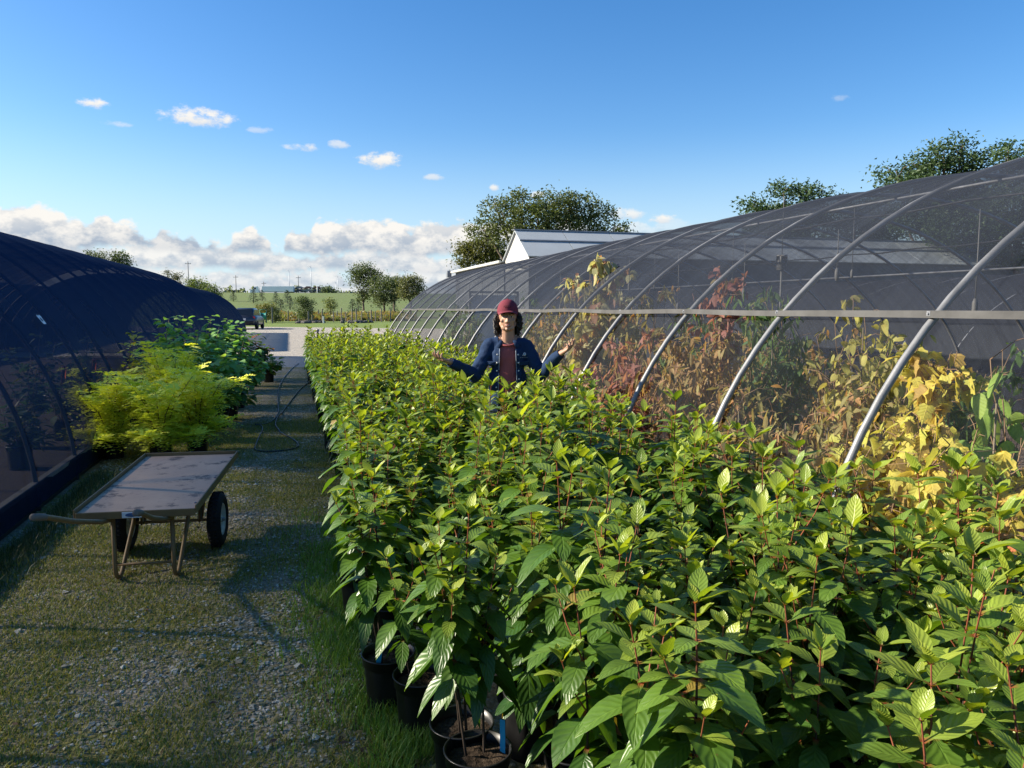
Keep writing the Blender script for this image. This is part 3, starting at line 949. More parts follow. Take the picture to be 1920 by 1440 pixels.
potm = pot_mb().build('pot', M_pot); soilm = soil_mb().build('soil', M_soil)
pot_me, soil_me = potm.data, soilm.data
for o in (potm, soilm): bpy.data.objects.remove(o)
smallm = pot_mb(.105, .20).build('pot', M_pot); small_me = smallm.data; bpy.data.objects.remove(smallm)
shrubs = []
for i in range(14):
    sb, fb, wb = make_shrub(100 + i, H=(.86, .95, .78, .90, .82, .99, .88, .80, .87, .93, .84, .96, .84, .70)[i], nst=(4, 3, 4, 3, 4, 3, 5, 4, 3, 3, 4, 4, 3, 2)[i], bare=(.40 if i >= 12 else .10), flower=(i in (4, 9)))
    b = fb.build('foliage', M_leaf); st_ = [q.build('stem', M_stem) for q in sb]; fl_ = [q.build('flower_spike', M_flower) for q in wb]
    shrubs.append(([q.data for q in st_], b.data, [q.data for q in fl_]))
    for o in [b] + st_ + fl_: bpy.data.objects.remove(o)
tg = MB(); tg.box((-.055, -.075, .25), (.020, .0016, .12), (.18, .1, 0)); tgo = tg.build('plant_tag', M_tag, smooth=False); tag_me = tgo.data; bpy.data.objects.remove(tgo)

BED_GROUP = 'rows of leafy green potted shrubs in the long bed'
MANX, MANY = at(950, 700, 6.2).x, at(950, 700, 6.2).y
ORD = ['first', 'second', 'third', 'fourth', 'fifth', 'sixth', 'seventh', 'eighth', 'ninth', 'tenth']
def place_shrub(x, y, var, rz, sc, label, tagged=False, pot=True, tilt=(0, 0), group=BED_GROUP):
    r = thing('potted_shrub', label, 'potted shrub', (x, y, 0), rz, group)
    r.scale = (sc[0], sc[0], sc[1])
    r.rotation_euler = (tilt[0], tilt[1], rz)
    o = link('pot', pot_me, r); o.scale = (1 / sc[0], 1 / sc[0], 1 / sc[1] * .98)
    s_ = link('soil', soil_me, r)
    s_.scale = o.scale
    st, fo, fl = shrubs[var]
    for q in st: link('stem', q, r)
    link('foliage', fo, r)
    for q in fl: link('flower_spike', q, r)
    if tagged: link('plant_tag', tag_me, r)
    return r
pr = random.Random(77)
cells = []
NX = 6
for j in range(54):
    y = 1.12 + .375 * j
    for i in range(NX):
        x = .50 + .335 * i + (.08 if j % 2 else -.03) + pr.uniform(-.05, .05)
        yy = y + pr.uniform(-.06, .06)
        if math.hypot(x, yy) < 1.12: continue
        if yy < 3.2 and x < .60: continue
        if yy < 2.3 and x < .80 and x < .62 + (2.3 - yy) * .25: continue
        dxm, dym = x - MANX, yy - MANY
        if math.hypot(dxm, dym) < .34: continue
        if 3.2 < yy < 4.6 and i < 4: x -= .09
        if yy > 4.6 and i < 2: x += .03
        if x > 2.34: continue
        cells.append((x, yy, i, j))
ROWN = ['gravel-path edge row', 'second row from the path', 'third row from the path', 'fourth row from the path', 'fifth row from the path', 'row along the netted hoop house']
seen_row = {}
front = [tuple(ground(px, py, .235).xy) for px, py in ((866, 1352), (896, 1402), (728, 1222), (790, 1262))]
cells = [c for c in cells if all(math.hypot(c[0] - f[0], c[1] - f[1]) > .21 for f in front)]
place_shrub(*front[0], 12, 1.0, (1.0, 1.0), 'shrub in the bigger nearest black pot at the front corner of the bed')
fs_ = place_shrub(*front[1], 13, 2.4, (.98, .98), 'shrub in a smaller blue-tagged pot beside the front corner pot', True)
place_shrub(*front[2], 12, .1, (1.0, 1.0), 'dark-leaved shrub in a black pot with a bright blue tag, by the tall green grass', True)
place_shrub(*front[3], 13, 3.1, (.9, .8), 'low shrub tucked between the blue-tagged pot and the front corner pot')
cells.sort(key=lambda c: c[1])
cells = [c for c in cells if math.hypot(c[0] - 1.24, c[1] - 1.12) > .24]
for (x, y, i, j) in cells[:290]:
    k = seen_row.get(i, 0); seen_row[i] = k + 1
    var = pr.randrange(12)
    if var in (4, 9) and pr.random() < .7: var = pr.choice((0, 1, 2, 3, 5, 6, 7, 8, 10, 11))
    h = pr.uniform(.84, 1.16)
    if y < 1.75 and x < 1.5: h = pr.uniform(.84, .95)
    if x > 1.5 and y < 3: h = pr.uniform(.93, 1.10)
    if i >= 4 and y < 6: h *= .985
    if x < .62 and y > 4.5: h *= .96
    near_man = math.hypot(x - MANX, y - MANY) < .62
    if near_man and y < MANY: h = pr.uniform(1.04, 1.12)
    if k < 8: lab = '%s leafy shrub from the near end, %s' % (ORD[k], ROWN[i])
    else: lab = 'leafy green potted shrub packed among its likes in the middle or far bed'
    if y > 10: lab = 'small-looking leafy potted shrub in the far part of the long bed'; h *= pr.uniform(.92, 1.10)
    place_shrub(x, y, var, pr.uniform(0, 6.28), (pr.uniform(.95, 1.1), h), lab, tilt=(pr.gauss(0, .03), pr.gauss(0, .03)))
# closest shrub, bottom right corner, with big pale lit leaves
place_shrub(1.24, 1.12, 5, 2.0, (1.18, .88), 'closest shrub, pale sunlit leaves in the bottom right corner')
# ------------------------------------------------------------------ bench of shrubs left of the path
def feathery(seed, H, rad, pal, nf=170, low=.06):
    global rnd
    keep = rnd; rnd = random.Random(seed)
    sb, fb = MB(), MB()
    for k in range(17):
        a = k * 2.4; rr = rad * rnd.uniform(.35, .85); hh = H * rnd.uniform(.6, .95)
        if k >= 11: rr = rad * rnd.uniform(.5, .8); hh = rnd.uniform(.08, .22)
        pts = [V((.03 * math.cos(a), .03 * math.sin(a), .2)), V((rr * .4 * math.cos(a), rr * .4 * math.sin(a), .2 + hh * .5)), V((rr * math.cos(a), rr * math.sin(a), .2 + hh * .9))]
        sb.tube(pts, [.007, .005, .002], 5, col=(.13, .08, .04))
        for f in range(nf // 15):
            t = rnd.uniform(low, 1.0); q = min(1, int(t * 2)); b = pts[q].lerp(pts[q + 1], t * 2 - q)
            az = rnd.uniform(0, 6.28); pit = rnd.uniform(-.25, .8); L = rnd.uniform(.14, .26)
            d = V((math.cos(az) * math.cos(pit), math.sin(az) * math.cos(pit), math.sin(pit)))
            s = d.cross(V((0, 0, 1))).normalized(); n = s.cross(d)
            c0 = lerp3(pal[0], pal[1], rnd.random())
            c0 = lerp3(c0, pal[2], max(0, min(1, (.55 - t) * 1.4)) * rnd.random())
            for m in range(6):
                u = (m + 1) / 6.5
                p = b + d * (L * u) + V((0, 0, -1)) * (.35 * L * u * u)
                for sg in (-1, 1):
                    l = .070 * (1 - .45 * u) * rnd.uniform(.8, 1.2)
                    e = p + s * (sg * l) + d * (.35 * l) + n * rnd.uniform(-.3, .2) * l
                    w = d * (l * .27)
                    mid = p.lerp(e, .5)
                    fb.add([tuple(p), tuple(mid + w), tuple(e), tuple(mid - w)], [(0, 1, 2, 3)], 0, [(.5, 0), (1, .5), (.5, 1), (0, .5)], c0)
    rnd = keep
    return sb, fb

def bushy(seed, H, rad, pal, n=150, Ls=(.09, .14), ns=7, lobes=0, low=.18, petl=.3, top_stick=0.0, droopy=0.0):
    """open shrub of broad round leaves"""
    global rnd
    keep = rnd; rnd = random.Random(seed)
    sb, fb = MB(), MB()
    stems = []
    for k in range(ns):
        a = k * 2.4 + rnd.uniform(-.4, .4); rr = rad * rnd.uniform(.3, .95); hh = H * rnd.uniform(.68, 1.0) * (1 - .25 * (rr / rad) ** 2)
        if k == 0: rr *= .3; hh = H * (1 + top_stick)
        pts = []
        for i in range(6):
            t = i / 5
            pts.append(V((.03 * math.cos(a) + rr * t ** 1.25 * math.cos(a) + .02 * math.sin(7 * t + k), .03 * math.sin(a) + rr * t ** 1.25 * math.sin(a) + .02 * math.cos(6 * t + k), .2 + (hh - .2) * t)))
        sb.tube(pts, [.009 - .0065 * i / 5 for i in range(6)], 5, col=(.14, .09, .05))
        stems.append(pts)
    for i in range(n):
        pts = stems[rnd.randrange(ns)]
        t = low + (1 - low) * (rnd.random() ** .8); x = t * 5; q = min(4, int(x)); b = pts[q].lerp(pts[q + 1], x - q)
        az = rnd.uniform(0, 6.28); pit = rnd.uniform(-.5, .6) - droopy
        d = V((math.cos(az) * math.cos(pit), math.sin(az) * math.cos(pit), math.sin(pit)))
        b2 = b + d * rnd.uniform(0, .10)
        L = rnd.uniform(*Ls)
        c = lerp3(pal[0], pal[1], rnd.random())
        if len(pal) > 2 and rnd.random() < .15: c = pal[2]
        rleaf(fb, b2, d, V((rnd.uniform(-.4, .4), rnd.uniform(-.4, .4), 1)), L, L * rnd.uniform(.75, .95), c, droop=rnd.uniform(.1, .5) + droopy, fold=rnd.uniform(0, .35), petl=petl, lobes=lobes)
    rnd = keep
    return sb, fb

def put_plant(name, label, cat, loc, sb, fb, mat, group, pot=True, rz=0.0):
    r = thing(name, label, cat, loc, rz, group)
    if pot:
        o = link('pot', pot_me, r); o.scale = (1.15, 1.15, 1.05); link('soil', soil_me, r).scale = (1.15, 1.15, 1.05)
    sb.build('stem', M_stem, r); fb.build('foliage', mat, r)
    return r
BG = 'potted shrubs on the left of the gravel path'
YEL = [(.86, .82, .13), (.70, .76, .12), (.46, .58, .10)]
for k, (px, d, H, rad, lab) in enumerate(((200, 8.6, .95, .66, 'feathery yellow-green shrub nearest the dark hoop house, left end of the bench row'),
                                     (290, 8.4, 1.0, .72, 'bright yellow feathery shrub right behind the wheeled cart'),
                                     (360, 8.9, .95, .60, 'yellow-green feathery shrub at the path side behind the cart'),
                                     (310, 9.7, 1.28, .60, 'taller golden feathery shrub in the middle of the yellow clump'))):
    p = at(px, 578, d); sb, fb = feathery(300 + k, H, rad, YEL, 760)
    put_plant('feathery_shrub', lab, 'shrub', (p.x, p.y, 0), sb, fb, M_leaf2, BG)
GRN = [(.16, .34, .11), (.25, .43, .13), (.30, .43, .12)]
YG = [(.24, .30, .06), (.42, .40, .08), (.48, .38, .10)]
rows = [(232, 10.4, 1.25, .30, YG, .10, 'thin yellowing shrub with loose leaves next to the dark net wall'),
        (300, 11.0, 1.34, .34, GRN, .16, 'tall round-leaved shrub with upright shoots against the dark net'),
        (355, 11.2, 1.30, .40, GRN, .0, 'broad green round-leaved shrub behind the golden clump'),
        (405, 10.8, 1.12, .42, GRN, .0, 'green round-leaved shrub at the path edge beside the golden clump'),
        (330, 12.8, 1.45, .42, GRN, .10, 'round-leaved shrub half way along the left row, close to the net'),
        (390, 13.2, 1.38, .44, GRN, .0, 'dense round-leaved shrub in the middle of the left row'),
        (440, 13.0, 1.15, .42, GRN, .0, 'round-leaved shrub leaning over the path in the middle of the left row'),
        (385, 15.4, 1.42, .45, GRN, .08, 'round-leaved shrub towards the far end of the left row by the net'),
        (432, 15.8, 1.38, .45, GRN, .0, 'round-leaved shrub towards the far end of the left row, path side'),
        (468, 16.6, 1.15, .42, [(.06, .13, .04), (.12, .16, .05), (.25, .10, .05)], .0, 'far shrub with some reddish leaves at the end of the left row'),
        (412, 18.2, 1.38, .45, GRN, .05, 'last green shrub of the left row beside the net'),
        (500, 17.6, .62, .36, [(.09, .20, .04), (.15, .27, .05), (.3, .3, .06)], .0, 'low round-leaved plant sprawling into the path at the far end of the left row'),
        (425, 11.6, .60, .36, [(.05, .12, .035), (.09, .18, .05), (.30, .34, .05)], .0, 'low green plant under the left row by the black hose')]
for k, (px, d, H, rad, pal, ts, lab) in enumerate(rows):
    p = at(px, 578, d); sb, fb = bushy(400 + k, H * (.98 if H > 1 else 1), rad * 1.1, pal, 480 if H > 1 else 190, (.085, .14) if pal is not YG else (.06, .09), 9, top_stick=ts)
    put_plant('round_leaved_shrub', lab, 'shrub', (p.x, p.y, 0), sb, fb, M_leaf2, BG)
# dim plants standing inside the dark hoop house
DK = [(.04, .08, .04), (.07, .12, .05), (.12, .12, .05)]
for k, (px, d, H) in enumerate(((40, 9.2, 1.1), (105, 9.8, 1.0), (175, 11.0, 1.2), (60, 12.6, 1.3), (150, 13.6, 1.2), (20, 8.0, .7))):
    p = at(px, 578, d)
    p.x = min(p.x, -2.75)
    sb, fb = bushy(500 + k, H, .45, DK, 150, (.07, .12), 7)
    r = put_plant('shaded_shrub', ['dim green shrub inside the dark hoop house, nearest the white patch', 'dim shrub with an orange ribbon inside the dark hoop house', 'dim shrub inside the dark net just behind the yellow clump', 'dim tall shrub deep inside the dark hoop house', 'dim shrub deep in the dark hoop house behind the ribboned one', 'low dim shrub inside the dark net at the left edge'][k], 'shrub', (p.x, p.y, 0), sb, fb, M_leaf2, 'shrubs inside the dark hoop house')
    if k in (1, 2):
        mb = MB(); mb.box((.12, -.30, .86), (.05, .01, .22), (.1, .1, .3), 0, .002); mb.build('ribbon', pmat('orange_ribbon', (.75, .16, .04), .6, .3), r)

# ------------------------------------------------------------------ vines and perennials inside the netted hoop house
def vine(seed, H, rad, pal, n, Ls, lobes=0, ns=5, drop=.2, broad=True, low=.1, stake=True):
    global rnd
    keep = rnd; rnd = random.Random(seed)
    sb, fb, kb = MB(), MB(), MB()
    if stake: kb.tube([(0, 0, .1), (.01, .01, H * .88)], .005, 5, col=(.16, .13, .09))
    for k in range(ns):
        a = rnd.uniform(0, 6.28); pts = []
        rr = rad * rnd.uniform(.2, .9); hh = H * rnd.uniform(.6, 1.0)
        for i in range(9):
            t = i / 8
            w = rr * (t ** .7) * (1 - .5 * t)
            pts.append(V((w * math.cos(a + 2.5 * t) + .03 * math.sin(9 * t + k), w * math.sin(a + 2.5 * t) + .03 * math.cos(8 * t), .15 + (hh - .15) * t)))
        sb.tube(pts, [.006 - .0035 * i / 8 for i in range(9)], 5, col=(.22, .14, .08))
        for tw in range(8):
            b = pts[rnd.randrange(2, 9)]; az = rnd.uniform(0, 6.28); l = rnd.uniform(.08, .3) * rad * 2
            e = b + V((math.cos(az) * l, math.sin(az) * l, rnd.uniform(-.08, .15)))
            sb.tube([b, b.lerp(e, .5) + V((0, 0, .03)), e], [.003, .002, .0012], 4, col=(.26, .16, .09))
            for j in range(max(1, n // (ns * 8))):
                p = b.lerp(e, rnd.uniform(.2, 1)) + V((rnd.gauss(0, .025), rnd.gauss(0, .025), rnd.gauss(0, .03)))
                pit = rnd.uniform(-1.3, .35) - drop; a2 = rnd.uniform(0, 6.28)
                d = V((math.cos(a2) * math.cos(pit), math.sin(a2) * math.cos(pit), math.sin(pit)))
                L = rnd.uniform(*Ls)
                c = lerp3(pal[0], pal[1], rnd.random())
                if len(pal) > 2 and rnd.random() < .2: c = pal[2]
                if broad: rleaf(fb, p, d, V((rnd.uniform(-1, 1), rnd.uniform(-1, 1), .8)), L, L * rnd.uniform(.7, .95), c, droop=rnd.uniform(.1, .6), fold=rnd.uniform(-.3, .9), petl=.25, lobes=lobes)
                else: leaf(fb, p, d, V((rnd.uniform(-1, 1), rnd.uniform(-1, 1), .8)), L, L * rnd.uniform(.3, .5), c, droop=rnd.uniform(.1, .7), fold=rnd.uniform(0, .6), nl=4, petc=c)
    rnd = keep
    return sb, fb, kb
OLIVE = [(.20, .20, .07), (.36, .30, .12), (.42, .24, .10)]
BROWN = [(.34, .20, .10), (.28, .25, .09), (.46, .30, .13)]
RED = [(.30, .11, .09), (.40, .21, .16), (.28, .23, .10)]
DGREEN = [(.07, .14, .05), (.13, .21, .07), (.22, .24, .08)]
YLEAF = [(.60, .48, .09), (.46, .48, .10), (.40, .28, .08)]
YSM = [(.46, .42, .12), (.36, .36, .11), (.28, .26, .10)]
PALE = [(.36, .37, .19), (.46, .42, .22), (.42, .24, .16)]
vines = [  # px, cam distance, height, radius, palette, leaves, size, lobes, broad, label
    (1880, 3.75, 1.35, .28, [(.17, .30, .06), (.27, .38, .08)], 45, (.075, .105), 0, True, 'plant with large green heart-shaped leaves at the right edge inside the net'),
    (1790, 4.35, 1.42, .40, YLEAF, 170, (.065, .11), 1, True, 'big-leaved bright yellow plant inside the net at the right'),
    (1700, 4.2, 1.05, .34, YLEAF, 130, (.06, .10), 1, True, 'lower yellow-leaved plant left of the big-leaved yellow one'),
    (1860, 3.45, 1.08, .42, YLEAF, 190, (.055, .095), 1, True, 'low yellow plant behind the bed at the far right, with some orange leaves'),
    (1720, 4.9, 1.35, .3, YSM, 90, (.05, .09), 0, False, 'thin yellowing vine on a stake beside the second hoop from the right'),
    (1620, 5.3, 1.66, .32, YSM, 120, (.045, .07), 0, True, 'upright plant with many small yellow leaves between the two nearest hoops'),
    (1560, 4.7, 1.02, .34, OLIVE, 230, (.05, .09), 0, False, 'low olive-brown plant in front of the small yellow-leaved one'),
    (1480, 5.0, 1.0, .38, OLIVE, 260, (.05, .09), 0, False, 'bushy olive plant with dry stems right of the third hoop'),
    (1450, 6.4, 1.68, .40, DGREEN, 260, (.07, .11), 0, False, 'dark green upright shrub behind the third hoop'),
    (1500, 7.4, 1.45, .45, DGREEN, 220, (.06, .10), 0, False, 'dark green bush further back inside the net'),
    (1390, 5.4, 1.05, .38, OLIVE, 260, (.05, .09), 0, False, 'olive perennial at the foot of the third hoop'),
    (1330, 6.2, 1.55, .42, BROWN, 330, (.05, .09), 0, False, 'rust and olive climbing plant between third and fourth hoops'),
    (1365, 7.4, 2.02, .34, RED, 240, (.05, .08), 0, True, 'tall vine topped with a cluster of dark red leaves'),
    (1270, 6.6, 1.45, .42, BROWN, 320, (.05, .09), 0, False, 'brown-leaved climbing plant by the fourth hoop'),
    (1215, 6.9, 1.20, .42, RED, 240, (.07, .12), 0, False, 'drooping red-leaved vine just behind the fourth hoop'),
    (1165, 7.6, 1.30, .42, RED, 260, (.07, .12), 0, False, 'dusky red vine right of the outstretched hand'),
    (1245, 8.8, 1.85, .42, OLIVE, 240, (.06, .10), 0, False, 'tall olive vine behind the red-leaved ones'),
    (1120, 9.0, 2.10, .40, PALE, 280, (.07, .11), 0, True, 'tall pale vine with curled leaves above the outstretched hand'),
    (1080, 9.6, 1.95, .40, PALE, 260, (.06, .10), 0, False, 'straggly pale vine behind the hand on the right'),
    (1160, 10.4, 2.10, .40, PALE, 260, (.06, .10), 0, True, 'tall faded vine further along the row behind the red leaves'),
    (1050, 11.2, 1.7, .42, OLIVE, 260, (.06, .09), 0, False, 'dry twiggy plant right behind the shoulder'),
    (1010, 12.4, 1.6, .42, OLIVE, 260, (.06, .09), 0, False, 'dry twiggy plant beside the head on the right'),
    (1000, 14.5, 1.7, .42, DGREEN, 220, (.07, .10), 0, False, 'green plant inside the net behind the head'),
    (880, 15.5, 1.75, .42, DGREEN, 200, (.08, .12), 0, False, 'green plant with upright shoots left of the head, inside the net'),
    (850, 17.5, 1.7, .42, DGREEN, 200, (.08, .12), 0, False, 'green plant near the far door of the netted hoop house'),
    (1420, 9.5, 1.3, .5, OLIVE, 200, (.06, .10), 0, False, 'olive bush in the middle of the netted hoop house'),
    (1600, 7.2, 1.1, .5, DGREEN, 200, (.06, .10), 0, False, 'low dark bush in the middle, behind the small yellow leaves'),
    (1750, 7.0, 1.1, .5, DGREEN, 200, (.06, .10), 0, False, 'low dark bush deep inside the net behind the big yellow plant'),
    (1540, 6.0, 1.05, .4, BROWN, 230, (.05, .09), 0, False, 'brownish perennial behind the olive plants'),
    (1650, 4.9, 1.15, .36, OLIVE, 260, (.05, .09), 0, False, 'olive undergrowth between the two nearest hoops'),
    (1570, 6.6, 1.45, .42, OLIVE, 260, (.05, .09), 0, False, 'olive bush behind the small yellow-leaved plant'),
    (1700, 6.0, 1.30, .42, YSM, 240, (.05, .09), 0, True, 'yellow-green bush behind the big-leaved yellow plant'),
    (1290, 7.8, 1.60, .42, DGREEN, 260, (.05, .09), 0, False, 'dark green bush behind the brown climbing plants'),
    (1400, 7.0, 1.35, .42, OLIVE, 260, (.05, .09), 0, False, 'olive bush behind the third hoop'),
    (1840, 5.2, 1.35, .40, DGREEN, 240, (.06, .10), 0, False, 'dark green bush behind the big-leaved yellow plant'),
    (1200, 8.0, 1.55, .42, OLIVE, 260, (.05, .09), 0, False, 'olive vine between the two red-leaved vines'),
    (1630, 4.3, .98, .30, YLEAF, 90, (.06, .10), 1, True, 'low yellow-leaved plant at the foot of the second hoop from the right'),
]
for k, (px, d, H, rad, pal, n, Ls, lob, broad, lab) in enumerate(vines):
    p = at(px, 578, d)
    p.x = max(p.x, 2.62 + rad * .35)
    if abs(p.x) > 9: p.x = 8
    ns = 5 if n < 200 else 7
    sb, fb, kb = vine(600 + k, H * 1.06, rad * 1.25, pal, int(n * (3.3 if n > 150 else 2.2)), Ls, lob, ns + 3, .2, broad)
    r = thing('vine', lab, 'plant', (p.x, p.y, 0), 0, 'plants growing inside the netted hoop house')
    o = link('pot', pot_me, r); link('soil', soil_me, r)
    sb.build('stem', M_stem, r); fb.build('foliage', M_dry, r); kb.build('stake', M_stem, r)
# orange-pink fallen leaf cluster near the right edge
p = at(1905, 1040, 2.62)
sb, fb = bushy(801, .30, .06, [(.62, .17, .10), (.55, .24, .08)], 6, (.045, .06), 3)
r = thing('red_leaved_seedling', 'small salmon-red leaved seedling among the shrubs at the right edge', 'plant', (p.x, p.y, p.z - .22))
sb.build('stem', M_stem, r); fb.build('foliage', M_dry, r)

# ------------------------------------------------------------------ flat-bed cart
M_tan = pmat('tan_paint', (.30, .20, .085), .55, .4, .1, .25, 14, .15, 60, color2=(.20, .12, .05))
M_tyre = pmat('tyre_rubber', (.014, .014, .015), .8, .3, 0, .3, 25, .2, 120)
M_rim = pmat('pale_rim', (.55, .54, .50), .5, .4, .2, .2, 18)
def bed_material():
    m, g, out = newmat('worn_plywood')
    tc = g.n('ShaderNodeTexCoord').outputs['Object']
    n1 = g.noise(tc, 3.2, 6, .65); n2 = g.noise(tc, 26, 5, .7); n3 = g.noise(tc, 5, 7, .72)
    a = g.mix(g.lin(n1, .3, .7, 0, 1), (.40, .25, .15), (.52, .36, .24))
    a = g.mix(g.M('MULTIPLY', g.sstep(.53, .63, n3), .8), a, (.055, .035, .022))
    a = g.mix(g.M('MULTIPLY', g.sstep(.56, .7, n2), .35), a, (.10, .075, .055))
    p = g.n('ShaderNodeBsdfPrincipled'); g.put(p.inputs['Base Color'], a)
    g.put(p.inputs['Roughness'], g.lin(n1, .3, .7, .5, .7)); p.inputs['Specular IOR Level'].default_value = .3
    g.put(p.inputs['Normal'], g.bump(n2, .25, .004))
    g.put(out.inputs[0], p.outputs[0]); return m
cp = V((-.836, 5.68, 0))
cart = thing('flatbed_cart', 'tan two-wheeled flatbed cart with long handles on the gravel', 'cart', cp, R(-6))
Lc, Wc, zn, zf = 1.46, .68, .485, .552
tl = math.atan2(zf - zn, Lc)
TM = Matrix.Translation(V((0, 0, (zn + zf) / 2))) @ Matrix.Rotation(tl, 4, 'X')
mb = MB(); mb.box((0, 0, -.02), (Wc - .02, Lc - .02, .018), M=TM); mb.build('tray_board', bed_material(), cart, False)
for (c, s) in (((-Wc / 2, 0, -.012), (.010, Lc, .052)), ((Wc / 2, 0, -.012), (.010, Lc, .052)), ((0, Lc / 2, -.012), (Wc - .014, .010, .052))):
    mb = MB(); mb.box(c, s, None, 0, .003, M=TM); mb.build('tray_lip', M_tan, cart, False)
mb = MB(); mb.box((0, -Lc / 2, -.028), (Wc - .014, .012, .045), None, 0, .003, M=TM); mb.build('tray_lip', M_tan, cart, False)
mb = MB()
for y in (-.55, -.1, .35, .66): mb.box((0, y, -.05), (Wc - .03, .035, .035), None, 0, .004, M=TM)
mb.build('cross_member', M_tan, cart, False)
for s in (-1, 1):
    hb = MB()
    P0 = TM @ V((s * .17, .60, -.085))
    P1 = TM @ V((s * .17, -Lc / 2 + .1, -.085))
    P2 = V((s * .172, -Lc / 2 - .06, .435)); P3 = V((s * .20, -Lc / 2 - .40, .535)); P4 = V((s * .225, -Lc / 2 - .68, .635)); P5 = V((s * .235, -Lc / 2 - .79, .665))
    hb.tube([P0, P1, P2, P3, P4, P5], .0145, 10)
    h = hb.build('handle', M_tan, cart)
    gb = MB(); gb.tube([P4, P4.lerp(P5, .1), P5 + (P5 - P4) * .02, P5 + (P5 - P4) * .05], [.0165, .018, .018, .010], 10); gb.build('grip', pmat('worn_grip', (.16, .13, .10), .7), h)
    lb = MB()
    pts = [V((s * .17, -.60, .44)), V((s * .17, -.60, .10))]
    for q in range(7):
        a = q / 6 * (PI * .72)
        pts.append(V((s * .17, -.60 + .075 * (1 - math.cos(a)), .085 - .07 * math.sin(a) + (.0 if a < PI / 2 else .0))))
    pts.append(V((s * .17, -.22, .26))); pts.append(V((s * .17, -.08, .43)))
    lb.tube(pts, .0135, 10); lb.build('leg', M_tan, cart)
    # wheel bracket
    bb = MB(); bb.box((s * .19, .07, .32), (.012, .09, .27), None, 0, .004); bb.tube([(s * .19, .35, .47), (s * .19, .10, .21)], .012, 8); bb.build('axle_bracket', M_tan, cart)
    WM = Matrix.Translation(V((s * .305, .07, .195))) @ Matrix.Rotation(PI / 2, 4, 'Y')
    tb = MB()
    prof = []
    for q in range(17):
        a = 2 * PI * q / 16
        prof.append((.148 + .045 * math.cos(a) + .003 * math.cos(2 * a), .047 * math.sin(a)))
    tb.lathe(prof, 40, 0, WM)
    # tread blocks
    for q in range(40):
        a = 2 * PI * q / 40
        for w in (-.017, .017):
            tb.box((math.cos(a) * .193, math.sin(a) * .193, w), (.006, .014, .022), (0, 0, a), M=WM)
    wroot = tb.build('wheel', M_tyre, cart)
    rb = MB()
    rb.lathe([(0, .030), (.022, .032), (.024, .018), (.05, .012), (.085, .010), (.098, .022), (.108, .034), (.112, .034), (.112, -.034), (.098, -.022), (.085, -.010), (.024, -.018), (.022, -.032), (0, -.030)], 32, 0, WM)
    rb.build('rim', M_rim, wroot)
    hb2 = MB(); hb2.lathe([(0, .05), (.012, .05), (.014, .03), (.014, -.05), (0, -.05)], 12, 0, WM); hb2.build('hub', M_galv, wroot)
mb = MB(); mb.tube([(-.33, .07, .195), (.33, .07, .195)], .011, 8); mb.build('axle', M_tan, cart)
mb = MB(); mb.tube([(-.17, -.60, .115), (.17, -.60, .115)], .009, 8); mb.build('leg_brace', M_tan, cart)


mb = MB(); mb.box((-.02, -Lc / 2 - .008, -.028), (.11, .004, .036), None, 0, .001, M=TM); mpl = mb.build('maker_plate', M_white, cart, False)
mb = MB(); mb.ell(TM @ V((-.02, -Lc / 2 - .0105, -.028)), (.036, .002, .012)); mb.build('plate_mark', pmat('plate_blue', (.05, .10, .20), .5), mpl)
mb = MB()
for (bx, by) in ((-.31, -.6), (-.31, 0), (-.31, .6), (.31, -.6), (.31, 0), (.31, .6)):
    mb = MB(); mb.ell(TM @ V((bx, by, -.009)), (.009, .009, .005), None, 8, 6); mb.build('bolt', M_galv_d, cart)

# ------------------------------------------------------------------ hose and post
M_hose = pmat('hose_rubber', (.035, .037, .040), .5, .5, 0, .2, 20)
hp = [(560, 682), (548, 691), (533, 708), (523, 728), (521, 748), (522, 768), (519, 781), (508, 792), (492, 797), (478, 797), (490, 800), (492, 808), (486, 820), (480, 835), (478, 843), (486, 847), (510, 848), (540, 845), (557, 840), (559, 834), (548, 824), (534, 817), (523, 810), (517, 801), (519, 789), (528, 776), (542, 757), (556, 739), (566, 728), (576, 720), (590, 714)]
g3 = [ground(*p) for p in hp]
pts = []
for i in range(len(g3) - 1):
    p0, p1, p2, p3 = g3[max(0, i - 1)], g3[i], g3[i + 1], g3[min(len(g3) - 1, i + 2)]
    for q in range(5):
        t = q / 5
        pts.append(.5 * ((2 * p1) + (p2 - p0) * t + (2 * p0 - 5 * p1 + 4 * p2 - p3) * t * t + (3 * p1 - p0 - 3 * p2 + p3) * t ** 3) + V((0, 0, .011 + (.02 if 22 <= i <= 24 else 0) * 1)))
mb = MB(); mb.tube(pts, .0105, 8); tag(mb.build('hose', M_hose), 'dark garden hose looping over the gravel path', 'hose')
p0 = ground(597, 676); post = thing('gate_post', 'short dark post with a leaning white brace at the far path end', 'post', p0)
mb = MB(); mb.box((0, 0, .45), (.07, .07, .90), None, 0, .008); mb.build('upright', pmat('dark_wood', (.06, .045, .035), .8, .2, 0, .3, 12), post)
mb = MB(); mb.ell((0, 0, .96), (.055, .055, .06)); mb.build('cap', M_galv_d, post)
mb = MB(); mb.box((-.24, -.12, .33), (.05, .025, .86), (0, R(32), 0), 0, .004); mb.build('brace', M_white, post)
